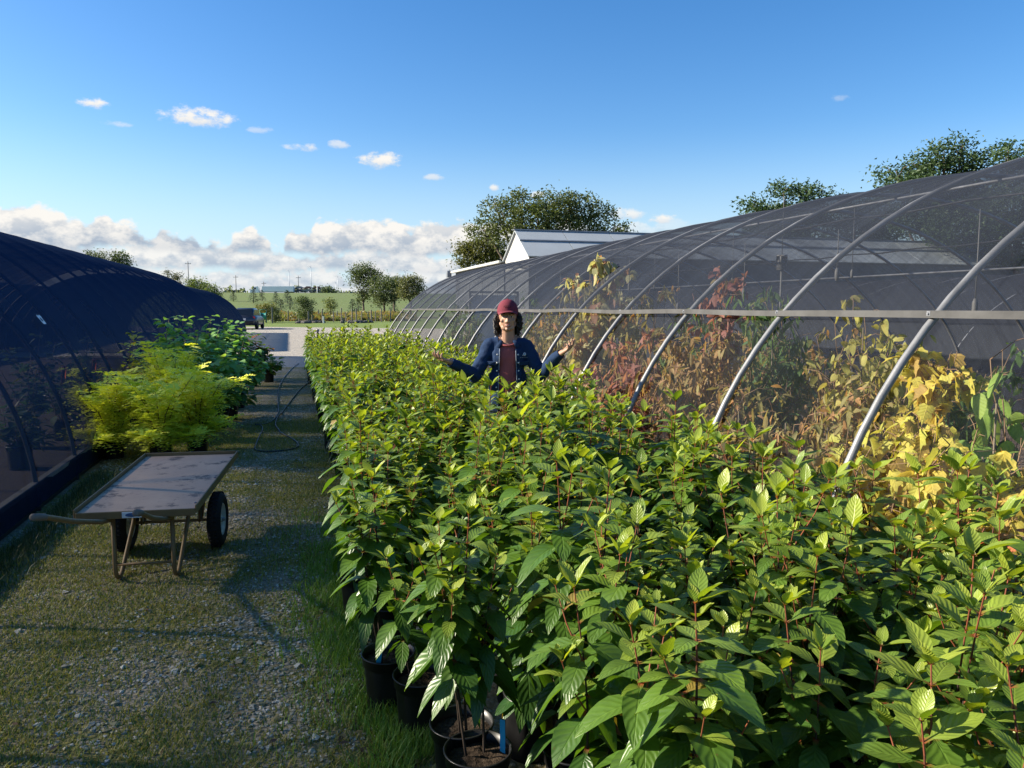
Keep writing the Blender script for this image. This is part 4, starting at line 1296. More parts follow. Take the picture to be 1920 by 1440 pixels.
# ------------------------------------------------------------------ trees
M_bark = pmat('bark', (.13, .10, .075), .9, .2, 0, .35, 5, .6, 18)
M_tleaf = leafmat('tree_leaf', .30, .55, 0.0, (1.3, 1.3, .5), .3, 0, 0)
def tree(name, label, loc, H, crown, pal, n, ls, trunk_r=.25, seed=0, group=None, trunk_h=None, limbs=9, cat='tree', fork=.45):
    """crown: list of (x,y,z,rx,ry,rz) lobes in metres above the base"""
    tr = random.Random(seed)
    root = thing(name, label, cat, loc, 0, group)
    tb = MB()
    th = trunk_h or H * .5
    pts = [V((0, 0, -.3)), V((0, 0, .2)), V((tr.uniform(-.02, .02) * H, tr.uniform(-.02, .02) * H, th * .5)), V((tr.uniform(-.03, .03) * H, tr.uniform(-.03, .03) * H, th))]
    tb.tube(pts, [trunk_r * 1.35, trunk_r * 1.05, trunk_r * .85, trunk_r * .55], 10)
    order = sorted(crown, key=lambda c: -c[3] * c[5])[:limbs]
    for c in order:
        b = pts[2].lerp(pts[3], tr.uniform(0, 1)); e = V((c[0], c[1], c[2] + c[5] * .3))
        m = b.lerp(e, .5) + V((0, 0, -.04 * H)) + V((tr.uniform(-.03, .03) * H, tr.uniform(-.03, .03) * H, 0))
        tb.tube([b, m, e], [trunk_r * .42, trunk_r * .27, trunk_r * .10], 6)
        for q in range(4):
            b2 = m.lerp(e, tr.uniform(.1, .9)); e2 = V((c[0] + tr.uniform(-.8, .8) * c[3], c[1] + tr.uniform(-.8, .8) * c[4], c[2] + tr.uniform(-.3, .8) * c[5]))
            tb.tube([b2, b2.lerp(e2, .5) + V((0, 0, .02 * H)), e2], [trunk_r * .14, trunk_r * .09, trunk_r * .04], 5)
    tb.build('trunk', M_bark, root)
    fb = MB()
    vol = [c[3] * c[4] * c[5] for c in crown]; sv = sum(vol)
    for c, v in zip(crown, vol):
        k = int(n * v / sv)
        # sprays of leaves gathered on twigs inside and over each lobe
        ncl = max(4, k // 26)
        for q in range(ncl):
            while True:
                u = V((tr.uniform(-1, 1), tr.uniform(-1, 1), tr.uniform(-1, 1)))
                if .12 < u.length < 1: break
            u = u.normalized() * (u.length ** .45)
            cc = V((c[0] + u.x * c[3], c[1] + u.y * c[4], c[2] + u.z * c[5]))
            sr = ls * tr.uniform(1.3, 2.6)
            base = lerp3(pal[0], pal[1], tr.random())
            for m in range(26):
                p = cc + V((tr.gauss(0, sr * .6), tr.gauss(0, sr * .6), tr.gauss(0, sr * .42)))
                a = V((tr.gauss(0, 1), tr.gauss(0, 1), tr.gauss(0, .7))).normalized(); b = a.orthogonal().normalized()
                b = (b * math.cos(tr.uniform(0, 3)) + a.cross(b) * math.sin(tr.uniform(0, 3))).normalized()
                l, w = ls * tr.uniform(.6, 1.2), ls * tr.uniform(.3, .5)
                nn = a.cross(b) * (w * .35)
                col = lerp3(base, pal[2], tr.random() * .5) if len(pal) > 2 else base
                fb.add([tuple(p - a * l * .5), tuple(p + b * w * .5 + nn), tuple(p + a * l * .5), tuple(p - b * w * .5 + nn)], [(0, 1, 2, 3)], 0, [(.5, .5)] * 4, col)
    fb.build('crown', M_tleaf, root)
    return root

def lobes_from_px(base, d, pts, depth=.8, seed=1):
    """crown lobes given as photo pixels (px,py,rx,ry) at distance d -> metres relative to base"""
    q = random.Random(seed); out = []
    for (px, py, rx, ry) in pts:
        s = d / FPX
        p = at(px, py, d + q.uniform(-.5, .5) * rx * s * 1.5)
        out.append((p.x - base.x, p.y - base.y, p.z - base.z, rx * s, rx * s * depth, ry * s))
    return out

TG = 'trees behind the hoop houses'
OAK = [(.045, .075, .022), (.085, .115, .032), (.14, .15, .045)]
b = at(1000, 578, 66); b.z = 0
tree('broad_tree', 'big broad dark green tree rising behind the white glasshouse', b, 11.2,
     lobes_from_px(b, 66, [(940, 405, 34, 30), (975, 385, 34, 26), (1040, 385, 44, 26), (1080, 392, 40, 30), (1120, 408, 36, 28), (1150, 432, 32, 20), (1010, 415, 50, 34), (905, 432, 30, 22), (960, 440, 44, 24), (1060, 430, 50, 26), (1175, 440, 22, 12), (925, 380, 16, 12)], seed=3),
     OAK, 13500, .30, .38, 31, TG, 5.5, 12)
b = at(885, 578, 72); b.z = 0
tree('broad_tree', 'lower olive tree at the left foot of the big tree, above the glasshouse gutter', b, 7.0,
     lobes_from_px(b, 72, [(878, 475, 24, 22), (905, 470, 28, 24), (930, 478, 26, 20), (868, 490, 14, 16), (915, 455, 20, 12)], seed=4), [(.07, .09, .025), (.12, .13, .04), (.16, .15, .05)], 4800, .30, .2, 32, TG, 3.0, 6)
LOC = [(.035, .075, .035), (.06, .11, .045), (.09, .13, .05)]
b = at(1470, 578, 58); b.z = 0
tree('locust_tree', 'flat-topped tree showing in two clumps over the middle of the netted roof', b, 10,
     lobes_from_px(b, 58, [(1410, 385, 26, 14), (1468, 358, 26, 15), (1512, 362, 32, 15), (1440, 405, 40, 16), (1500, 400, 50, 18), (1550, 366, 14, 7), (1460, 440, 60, 26)], seed=5), LOC, 9500, .30, .26, 33, TG, 5, 8)
b = at(1760, 578, 52); b.z = 0
tree('locust_tree', 'tall spreading tree at the upper right above the netted roof', b, 12.6,
     lobes_from_px(b, 52, [(1680, 325, 34, 16), (1720, 308, 34, 17), (1770, 290, 38, 22), (1805, 268, 26, 14), (1800, 420, 70, 40), (1730, 405, 60, 34), (1815, 305, 40, 20), (1760, 330, 60, 22), (1700, 355, 50, 24), (1790, 370, 70, 34), (1850, 300, 22, 12)], seed=6), LOC, 18000, .29, .3, 34, TG, 6, 10)
b = at(1905, 578, 50); b.z = 0
tree('locust_tree', 'dark tree at the right edge beside the tall spreading one', b, 11.5,
     lobes_from_px(b, 50, [(1890, 285, 28, 16), (1925, 300, 34, 20), (1900, 335, 44, 24), (1880, 400, 60, 40), (1905, 450, 60, 46)], seed=7), LOC, 11000, .29, .3, 35, TG, 6, 8)
b = at(1600, 578, 62); b.z = 0
tree('locust_tree', 'dark tree seen through the netting between the two roof-top clumps', b, 9.4,
     lobes_from_px(b, 62, [(1580, 405, 44, 26), (1630, 400, 46, 28), (1600, 440, 70, 34), (1660, 430, 40, 30)], seed=8), LOC, 8000, .30, .3, 36, TG, 5, 8)
FARG = [(.05, .085, .035), (.09, .125, .05), (.13, .15, .06)]
def midtree(px, ptop, d, lobes, lab, seed, pal=FARG, n=3600, ls=.42, name='broad_tree', basepy=None, group='trees in the middle distance', tr_=.2):
    b = at(px, 578, d); b.z = hill_z(b.x, b.y)
    H = at(px, ptop, d).z - b.z
    return tree(name, lab, b, H, lobes_from_px(b, d, lobes, seed=seed), pal, n, ls, tr_, seed, group, H * .45, 7)
midtree(682, 496, 140, [(680, 508, 20, 12), (668, 522, 14, 14), (695, 520, 18, 16), (684, 545, 15, 16), (680, 562, 10, 10), (664, 512, 9, 6)], 'tallest open-crowned tree left of the netted hoop house', 41, n=4200)
midtree(720, 516, 135, [(715, 530, 22, 15), (735, 535, 16, 14), (722, 550, 26, 18), (710, 560, 16, 12)], 'dense rounded tree right of the tallest open-crowned one', 42, n=4200)
midtree(740, 522, 150, [(742, 530, 14, 10), (748, 545, 12, 14)], 'slim tree at the right shoulder of the dense rounded one', 43, n=1500)
midtree(770, 520, 120, [(760, 530, 14, 9), (776, 528, 18, 9), (772, 545, 22, 14), (758, 548, 12, 12)], 'pale tree just left of the netted hoop house curve', 44, [(.09, .11, .05), (.13, .15, .06), (.17, .17, .07)], 3600, .36)
midtree(365, 530, 110, [(355, 535, 12, 9), (372, 535, 16, 12), (392, 545, 20, 12), (365, 552, 22, 16), (398, 556, 14, 12)], 'light green bushy tree behind the further dark hoop house', 45, [(.10, .16, .05), (.15, .20, .06), (.18, .20, .07)], 4200, .32)
midtree(225, 472, 95, [(225, 482, 14, 9), (215, 488, 8, 7), (228, 496, 16, 12)], 'tree top peeping over the left hoop house, right one of two', 46, n=1700, ls=.3)
midtree(180, 474, 95, [(172, 478, 12, 5), (188, 480, 12, 6), (180, 492, 22, 12)], 'thin tree top over the left hoop house, left one of two', 47, n=1600, ls=.3)
midtree(322, 506, 100, [(315, 512, 8, 4), (328, 516, 10, 5), (318, 522, 12, 6), (332, 528, 12, 6), (324, 538, 16, 8)], 'wispy pine-like tree over the lower end of the left hoop house', 48, [(.07, .085, .045), (.10, .11, .055), (.12, .12, .06)], 1500, .25, 'pine_tree')
# young trees by the lawn
midtree(573, 556, 90, [(566, 566, 11, 9), (578, 566, 11, 9), (572, 582, 13, 12), (571, 592, 10, 8)], 'small upright tree standing on the lawn by the fence', 49, [(.05, .09, .04), (.10, .14, .055), (.13, .15, .06)], 3000, .20, group='young trees on the lawn', tr_=.10)
midtree(619, 556, 128, [(616, 562, 8, 6), (622, 570, 10, 8), (618, 578, 9, 7)], 'pale young tree beyond the fence below the slope', 50, [(.14, .18, .06), (.18, .22, .08), (.2, .22, .09)], 1300, .25, group='young trees on the lawn', tr_=.08)
midtree(498, 570, 92, [(490, 578, 10, 8), (504, 576, 12, 8), (496, 590, 14, 10)], 'bushy yellow-green tree right of the parked car', 51, [(.14, .17, .05), (.24, .21, .06), (.16, .15, .05)], 2400, .20, group='young trees on the lawn', tr_=.08)
midtree(515, 574, 91, [(513, 584, 8, 7), (516, 596, 8, 8)], 'dark small tree between pale fence posts', 52, [(.06, .09, .05), (.09, .12, .06), (.10, .12, .06)], 1200, .20, group='young trees on the lawn', tr_=.07)
# conifers on the slope
M_needle = leafmat('spruce_needles', .12, .7, 0.0, (1, 1.1, .8), .2, 0, 0)
def conifer_mb(seed):
    tr = random.Random(seed); fb = MB()
    for k in range(15):
        z = .10 + .86 * k / 15; r = .34 * (1 - z) ** .85 + .02
        for q in range(int(7 + 20 * r)):
            a = tr.uniform(0, 6.28)
            for m in range(4):
                u = tr.uniform(.25, 1.08)
                p = V((math.cos(a) * r * u, math.sin(a) * r * u, z - .10 * r * u + tr.uniform(-.015, .03)))
                s = .05 * tr.uniform(.7, 1.3); d = V((math.cos(a), math.sin(a), tr.uniform(-.4, .3))); w = V((-math.sin(a), math.cos(a), tr.uniform(-.4, .4))) * s * .5
                fb.add([tuple(p - d * s * .5), tuple(p + w), tuple(p + d * s), tuple(p - w)], [(0, 1, 2, 3)], 0, [(.5, .5)] * 4, lerp3((.028, .06, .045), (.055, .095, .065), tr.random()))
    tb = MB(); tb.tube([(0, 0, -.05), (0, 0, .5), (0, 0, .95)], [.03, .018, .004], 6)
    return fb, tb
con = []
for q in range(3):
    fb, tb = conifer_mb(60 + q); a, b_ = fb.build('crown', M_needle), tb.build('trunk', M_bark); con.append((a.data, b_.data))
    bpy.data.objects.remove(a); bpy.data.objects.remove(b_)
CON = [(438, 553, 569, 245, 'leftmost lone spruce on the grass slope'), (476, 549, 569, 235, 'slim spruce on the slope, second from the left'), (492, 549, 565, 250, 'spruce below the white lorry trailer, third from the left'),
       (518, 552, 571, 225, 'spruce in the middle of the slope above the yellow-green tree'), (539, 551, 570, 235, 'spruce of the middle pair, upper one'), (544, 560, 580, 195, 'spruce of the middle pair, lower one'),
       (661, 558, 578, 180, 'dark spruce left of the tall tree trunks'), (672, 562, 580, 172, 'dark spruce right against the tall tree trunks'), (738, 562, 580, 170, 'dark spruce right of the rounded tree'), (527, 575, 584, 170, 'low wide spruce in the row beneath the slope')]
for k, (px, t, bt, d, lab) in enumerate(CON):
    b = at(px, 578, d); b.z = hill_z(b.x, b.y); H = max(2.5, (bt - t) * d / FPX) * 1.4
    r = thing('spruce_tree', lab, 'conifer', b, k * 1.3, 'spruces on the grass slope'); r.scale = (H * 1.15, H * 1.15, H)
    cr_, tk = con[k % 3]; link('crown', cr_, r); link('trunk', tk, r)
# far wood along the motorway
fw = MB(); tr = random.Random(9)
def fuzz(mb, px, py, d, rx, ry, n, pal, s):
    for k in range(n):
        u = V((tr.gauss(0, .45), tr.gauss(0, .45), tr.gauss(0, .45)))
        p = at(px + u.x * rx, py + u.z * ry, d + u.y * 8)
        a = V((tr.gauss(0, 1), tr.gauss(0, 1), tr.gauss(0, 1))).normalized(); b = a.orthogonal(); l = s * tr.uniform(.6, 1.3)
        mb.add([tuple(p - a * l * .5), tuple(p + b * l * .3), tuple(p + a * l * .5), tuple(p - b * l * .3)], [(0, 1, 2, 3)], 0, [(.5, .5)] * 4, lerp3(pal[0], pal[1], tr.random()))
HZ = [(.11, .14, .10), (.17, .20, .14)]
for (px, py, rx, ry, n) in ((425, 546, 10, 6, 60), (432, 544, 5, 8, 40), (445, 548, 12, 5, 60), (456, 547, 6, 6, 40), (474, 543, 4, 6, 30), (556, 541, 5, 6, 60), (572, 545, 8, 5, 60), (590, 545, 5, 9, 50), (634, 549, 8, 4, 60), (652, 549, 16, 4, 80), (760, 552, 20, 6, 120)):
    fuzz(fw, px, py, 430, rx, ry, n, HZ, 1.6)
tag(fw.build('distant_wood', M_tleaf), 'hazy line of far scrub and treetops behind the motorway', 'wood', kind='stuff')
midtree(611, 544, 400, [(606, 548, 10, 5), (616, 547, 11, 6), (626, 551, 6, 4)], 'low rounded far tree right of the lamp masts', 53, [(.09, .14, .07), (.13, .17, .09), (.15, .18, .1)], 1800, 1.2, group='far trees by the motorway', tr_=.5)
# rough weeds beyond the fence (uncountable)
wb = MB(); tr = random.Random(19)
def weeds(n, d0, d1, x0, x1, h, pal, s):
    for k in range(n):
        d = tr.uniform(d0, d1); b = at(tr.uniform(x0, x1), 578, d)
        nz = mnoise.noise(V((b.x * .12, b.y * .12, 4))) + .4 * mnoise.noise(V((b.x * .5, b.y * .5, 1)))
        if nz < -.15: continue
        hh = h * (.5 + nz) * tr.random()
        p = V((b.x, b.y, hill_z(b.x, b.y) + hh)); a = V((tr.gauss(0, .6), tr.gauss(0, .6), 1)).normalized(); q = a.orthogonal() ; l = s * tr.uniform(.6, 1.4)
        wb.add([tuple(p - a * l * .5), tuple(p + q * l * .22), tuple(p + a * l * .6), tuple(p - q * l * .22)], [(0, 1, 2, 3)], 0, [(.5, .5)] * 4, lerp3(*pal[0:2], tr.random()) if tr.random() < .7 else pal[2])
weeds(20000, 100, 160, 400, 780, .95, [(.10, .13, .05), (.19, .18, .08), (.22, .15, .08)], .5)
weeds(3500, 112, 150, 640, 760, 1.1, [(.30, .24, .13), (.25, .20, .10), (.2, .2, .08)], .5)
tag(wb.build('weeds', M_tleaf), 'rough brownish weeds and scrub beyond the wooden fence', 'weeds', kind='stuff')

# ------------------------------------------------------------------ fence, poles, lorries, car, lawn things
M_wood = pmat('grey_timber', (.20, .18, .15), .85, .2, 0, .3, 6)
fn = thing('wire_fence', 'line of grey wooden posts with thin wires along the far side of the lawn', 'fence', ground(620, 603))
fo = fn.location.copy()
fpts = []
for (px, d, h) in ((441, 98, 1.5), (585, 96, 1.75), (604, 92, 1.6), (625, 95, 1.3), (640, 97, 1.7), (648, 92, 1.2), (660, 95, 1.6), (668, 88, 1.6), (696, 92, 1.5), (704, 97, 1.3), (715, 95, 1.65), (732, 95, 1.6), (690, 100, 1.2), (678, 100, 1.3), (632, 104, 1.3), (597, 104, 1.5), (560, 98, 1.5), (540, 99, 1.4)):
    b = at(px, 578, d); b.z = 0
    mb = MB(); mb.tube([b - fo + V((0, 0, -.1)), b - fo + V((0, 0, h))], .075, 6); mb.build('post', M_wood, fn, False); fpts.append((px, b, h))
fpts.sort(key=lambda q: q[0])
for zz in (.35, .8, 1.15):
    mb = MB(); mb.tube([q[1] - fo + V((0, 0, zz)) for q in fpts], .010, 4); mb.build('wire', M_wire, fn)
for k, (px, d, h, col, lab) in enumerate(((510, 86, 1.75, M_board, 'pale square post standing on the lawn between two small trees'), (606, 86, .75, M_white, 'short pale stake on the lawn in front of the wooden fence'), (578, 88, 1.3, M_board, 'pale post beside the trunk of the small upright tree'))):
    b = at(px, 578, d); b.z = 0
    mb = MB(); mb.box((0, 0, h / 2), (.16, .16, h), None, 0, .02); mb.box((0, 0, h + .02), (.2, .2, .04), None, 0, .015)
    o = mb.build('lawn_post', col, None, False); o.location = b; tag(o, lab, 'post', 'posts standing on the lawn')
M_lamp = pmat('lamp_mast', (.40, .44, .48), .5, .4, .3, .05, 1); M_pole = pmat('utility_pole', (.20, .19, .18), .8, .2, 0, .1, 1)
POLES = [(355, 490, 560, 330, 'utility', 'tall twin pole standing behind the light green bushy tree'), (443, 516, 550, 400, 'utility', 'utility pole left of the white lorry'), (495, 528, 550, 430, 'utility', 'short utility pole over the lorry trailer'),
         (543, 508, 552, 390, 'lamp', 'slim lamp mast just right of the lorry trailer'), (560, 517, 552, 410, 'utility', 'thick utility pole between the two slim masts'), (584, 500, 553, 385, 'lamp', 'tallest slim lamp mast on the embankment'),
         (630, 529, 553, 420, 'lamp', 'left one of the two close masts right of the far rounded tree'), (634, 518, 553, 415, 'lamp', 'right one of the two close masts right of the far rounded tree'), (595, 536, 552, 380, 'sign', 'small pale upright marker on the embankment edge'), (760, 508, 560, 300, 'lamp', 'lamp mast with two arms above the pale tree at the right')]
for (px, t, bt, d, kind, lab) in POLES:
    b = at(px, bt, d); tp = at(px, t, d); H = tp.z - b.z + 1.0
    r = thing('utility_pole' if kind == 'utility' else 'lamp_mast' if kind == 'lamp' else 'marker_post', lab, 'utility pole' if kind == 'utility' else 'lamp mast' if kind == 'lamp' else 'marker', (b.x, b.y, b.z - 1.0), -YAW, 'poles and masts along the motorway')
    rr = .22 if kind == 'utility' else .16 if kind == 'lamp' else .25
    mb = MB(); mb.tube([(0, 0, 0), (0, 0, H)], [rr, rr * .7], 8); mb.build('pole', M_pole if kind == 'utility' else M_white if kind == 'sign' else M_lamp, r)
    if kind == 'utility':
        mb = MB(); mb.box((0, 0, H - 1.0), (2.6, .16, .18), None, 0, .03); mb.build('crossarm', M_pole, r)
        mb = MB()
        for x in (-1.1, -.4, .4, 1.1): mb.lathe([(0, 0), (.09, 0), (.11, .12), (.05, .25), (0, .26)], 8, 0, Matrix.Translation(V((x, 0, H - .9))))
        mb.build('insulator', M_lamp, r)
        if px == 355:
            mb = MB(); mb.tube([(-.7, 0, 0), (-.7, 0, H * .62)], [.22, .17], 8); mb.build('pole', M_pole, r)
    elif kind == 'lamp':
        mb = MB(); mb.tube([(0, 0, H), (-.5, 0, H + .12), (-1.1, 0, H + .14)], .07, 6); mb.box((-1.2, 0, H + .12), (.6, .25, .1), None, 0, .03)
        if px == 760: mb.tube([(0, 0, H), (.5, 0, H + .12), (1.1, 0, H + .14)], .07, 6)
        mb.build('lamp_head', M_lamp, r)
# guard rail along the motorway
gr_ = thing('guard_rail', 'low dark guard rail along the top of the grass embankment', 'guard rail', at(520, 552, 378))
mb = MB(); o0 = gr_.location
A = at(330, 551.0, 378) - o0; B = at(760, 551.0, 378) - o0
mb.tube([A, B], .16, 6); mb.build('rail', M_pole, gr_)
for k in range(24):
    mb = MB(); q = A.lerp(B, k / 23); mb.box(q + V((0, .2, -.5)), (.15, .15, 1.2)); mb.build('post', M_pole, gr_, False)

M_trailer = pmat('white_trailer', (.80, .81, .82), .5, .4, 0, .04, .4); M_darkglass = pmat('dark_glass', (.015, .02, .025), .12, .6, 0, .1, 3)
tkb = at(524, 552.0, 384)
tk = thing('semi_truck', 'white articulated lorry with long plain trailer on the embankment road', 'lorry', tkb, -YAW - R(1), 'lorries on the embankment road')
mb = MB(); mb.box((-.6, 0, 2.65), (15.6, 2.6, 2.75), None, 0, .06); mb.build('trailer', M_trailer, tk, False)
mb = MB(); mb.box((-.6, 0, 1.15), (15.2, 2.2, .22)); mb.build('chassis', M_pole, tk, False)
mb = MB(); mb.prism([(0, .7), (0, 2.2), (1.6, 2.5), (2.2, 3.7), (4.3, 4.0), (4.3, .7)], 2.45, 0, Matrix.Translation(V((-14.2, 0, 0))) @ Matrix.Rotation(-PI / 2, 4, 'Z')); cab = mb.build('cab', M_trailer, tk, False)
mb = MB(); mb.box((-11.6, -1.26, 2.9), (1.0, .04, .75), None, 0, .01); mb.build('window', M_darkglass, cab, False)
for x in (-13.2, -10.4, -9.2, 4.6, 5.9):
    for s in (-1, 1):
        mb = MB(); mb.lathe([(0, -.14), (.42, -.14), (.5, -.1), (.5, .1), (.42, .14), (0, .14)], 20, 0, Matrix.Translation(V((x, s * 1.1, .5))) @ Matrix.Rotation(PI / 2, 4, 'X')); mb.build('wheel', M_tyre, tk)
hb = at(558, 552.0, 386)
hl = thing('car_transporter', 'dark car transporter loaded with vehicles, behind the white lorry', 'lorry', hb, -YAW - R(1), 'lorries on the embankment road')
M_navy = pmat('navy_paint', (.02, .03, .07), .35, .5, .1, .1, 2); M_rust = pmat('dull_red_paint', (.20, .10, .08), .5, .4, 0, .15, 2)
mb = MB(); mb.prism([(0, .6), (0, 2.3), (1.5, 2.5), (2.0, 3.6), (4.0, 3.7), (4.0, .6)], 2.4, 0, Matrix.Translation(V((-6.2, 0, 0))) @ Matrix.Rotation(-PI / 2, 4, 'Z')); mb.build('cab', M_navy, hl, False)
mb = MB(); mb.box((4.8, 0, 1.0), (13.8, 2.3, .22)); mb.box((4.8, 0, 2.55), (13.0, 2.3, .14))
for x in (-1.6, 2.5, 6.8, 11.2):
    for s in (-1, 1): mb.box((x, s * 1.15, 1.8), (.16, .1, 1.6))
mb.build('deck_frame', M_pole, hl, False)
for k, (x, z, m) in enumerate(((.6, 1.15, M_navy), (5.0, 1.15, M_galv_d), (9.3, 1.15, M_navy), (.8, 2.65, M_galv_d), (5.2, 2.65, M_rust), (9.6, 2.65, M_rust))):
    mb = MB(); mb.prism([(-2, .25), (-2, .75), (-1.2, .85), (-.6, 1.3), (1.0, 1.32), (1.7, .9), (2.0, .8), (2.0, .25)], 1.7, 0, Matrix.Translation(V((x, 0, z))) @ Matrix.Rotation(-PI / 2, 4, 'Z')); c_ = mb.build('carried_car', m, hl, False)
    mb = MB()
    for xx in (-1.2, 1.25):
        for s in (-1, 1): mb.lathe([(0, -.1), (.3, -.1), (.3, .1), (0, .1)], 12, 0, Matrix.Translation(V((x + xx, s * .8, z + .3))) @ Matrix.Rotation(PI / 2, 4, 'X'))
    mb.build('wheels', M_tyre, c_)
for x in (-5, -2.4, 7, 8.3):
    for s in (-1, 1):
        mb = MB(); mb.lathe([(0, -.14), (.42, -.14), (.5, -.1), (.5, .1), (.42, .14), (0, .14)], 16, 0, Matrix.Translation(V((x, s * 1.05, .5))) @ Matrix.Rotation(PI / 2, 4, 'X')); mb.build('wheel', M_tyre, hl)

# parked SUV seen from behind
def section(w, zb, zt, rb=.12, rt=.16):
    return [(-w + rb, zb), (w - rb, zb), (w, zb + rb), (w, zt - rt), (w - rt, zt), (-w + rt, zt), (-w, zt - rt), (-w, zb + rb)]
def loft(secs, mats_):
    mb = MB(); vs, fs = [], []
    n = len(secs[0][1])
    for (y, sec) in secs: vs += [(p[0], y, p[1]) for p in sec]
    for i in range(len(secs) - 1):
        for j in range(n):
            j2 = (j + 1) % n
            fs.append((i * n + j, i * n + j2, (i + 1) * n + j2, (i + 1) * n + j))
    fs.append(tuple(range(n))[::-1]); fs.append(tuple((len(secs) - 1) * n + j for j in range(n)))
    mb.add(vs, fs); return mb
M_car = pmat('grey_car_paint', (.055, .065, .085), .28, .6, .55, .05, 1.5)
cb = ground(467, 616.5)
car = thing('parked_car', 'dark grey estate car parked tail-on at the far end of the dark hoop houses', 'car', cb, -YAW + R(9))
loft([(-2.25, section(.80, .45, .98)), (-2.1, section(.90, .36, 1.06)), (-1.4, section(.94, .30, 1.10)), (1.2, section(.94, .30, 1.06)), (1.9, section(.90, .34, .98)), (2.3, section(.78, .45, .85))], 0).build('body', M_car, car)
loft([(-2.12, section(.72, 1.0, 1.12, .03, .05)), (-1.75, section(.70, 1.0, 1.62, .03, .12)), (-1.5, section(.70, 1.0, 1.70, .03, .14)), (.1, section(.70, 1.0, 1.70, .03, .14)), (.5, section(.70, 1.0, 1.62, .03, .12)), (1.2, section(.74, 1.0, 1.12, .03, .05))], 0).build('cabin', M_car, car)
mb = MB(); mb.add([(-.66, -2.10, 1.12), (.66, -2.10, 1.12), (.56, -1.80, 1.56), (-.56, -1.80, 1.56)], [(0, 1, 2, 3)]); o = mb.build('rear_window', M_darkglass, car, False); o.data.transform(Matrix.Translation(V((0, -.035, .02))))
for s in (-1, 1):
    mb = MB(); mb.box((s * .71, -.5, 1.38), (.02, 2.2, .34), (0, s * -.02, 0), 0, .008); mb.build('side_window', M_darkglass, car, False)
    mb = MB(); mb.box((s * .72, -2.17, .93), (.30, .10, .15), None, 0, .03); mb.build('tail_light', pmat('tail_light_red', (.45, .03, .03), .25, .5), car, False)
    mb = MB(); mb.box((s * .99, .62, 1.12), (.16, .08, .14), None, 0, .03); mb.build('wing_mirror', M_car, car, False)
    for y in (-1.4, 1.4):
        W = Matrix.Translation(V((s * .84, y, .35))) @ Matrix.Rotation(PI / 2, 4, 'Y')
        mb = MB(); mb.lathe([(.2, -.11), (.32, -.11), (.35, -.07), (.35, .07), (.32, .11), (.2, .11)], 24, 0, W); w = mb.build('wheel', M_tyre, car)
        mb = MB(); mb.lathe([(0, -.09), (.21, -.09), (.21, .09), (0, .09)], 20, 0, W); mb.build('rim', M_galv, w)
mb = MB(); mb.box((0, -2.26, .56), (1.5, .10, .20), None, 0, .04); mb.build('bumper', M_black_plastic, car, False)
mb = MB(); mb.box((0, -2.27, .80), (.32, .02, .16), None, 0, .005); mb.build('licence_plate', M_white, car, False)
# green hose trolley beside the car
ht = at(493, 578, 88); ht.z = 0
hr = thing('hose_reel', 'teal hose reel trolley on the lawn right of the parked car', 'hose reel', ht)
M_teal = pmat('teal_plastic', (.02, .22, .17), .5, .4, 0, .15, 4)
mb = MB(); mb.lathe([(.18, -.3), (.45, -.3), (.45, -.26), (.36, -.22), (.38, 0), (.36, .22), (.45, .26), (.45, .3), (.18, .3)], 24, 0, Matrix.Translation(V((0, 0, .75))) @ Matrix.Rotation(PI / 2, 4, 'Y')); mb.build('drum', M_teal, hr)
mb = MB()
for s in (-1, 1): mb.tube([(s * .36, -.4, 0), (s * .36, 0, .75), (s * .36, .4, 0)], .03, 6); mb.tube([(s * .36, 0, .75), (s * .36, .35, 1.5)], .025, 6)
mb.tube([(-.36, .35, 1.5), (.36, .35, 1.5)], .025, 6); mb.build('stand', M_teal, hr)
# dark stone edged beds on the lawn
M_rock = pmat('dark_stone', (.10, .095, .09), .9, .2, 0, .3, 4, .5, 8)
for k, (px, d, w, lab) in enumerate(((588, 89, 2.6, 'low dark stone heap beside the small upright tree'), (662, 88, 3.0, 'left low stone heap in front of the fence posts'), (684, 90, 2.4, 'right low stone heap in front of the fence posts'), (566, 86, 1.5, 'small dark stone mound left of the upright tree trunk'))):
    b = at(px, 578, d); b.z = 0; q = random.Random(k + 3); mb = MB()
    for m in range(22):
        s_ = q.uniform(.10, .28); mb.ell((q.gauss(0, w * .22), q.gauss(0, .4), s_ * .45), (s_ * 1.4, s_, s_ * .8), (q.uniform(-.3, .3), q.uniform(-.3, .3), q.uniform(0, 3)), 7, 5)
    o = mb.build('stone_heap', M_rock, None, False); o.location = b; tag(o, lab, 'stone heap', 'stone heaps on the lawn')
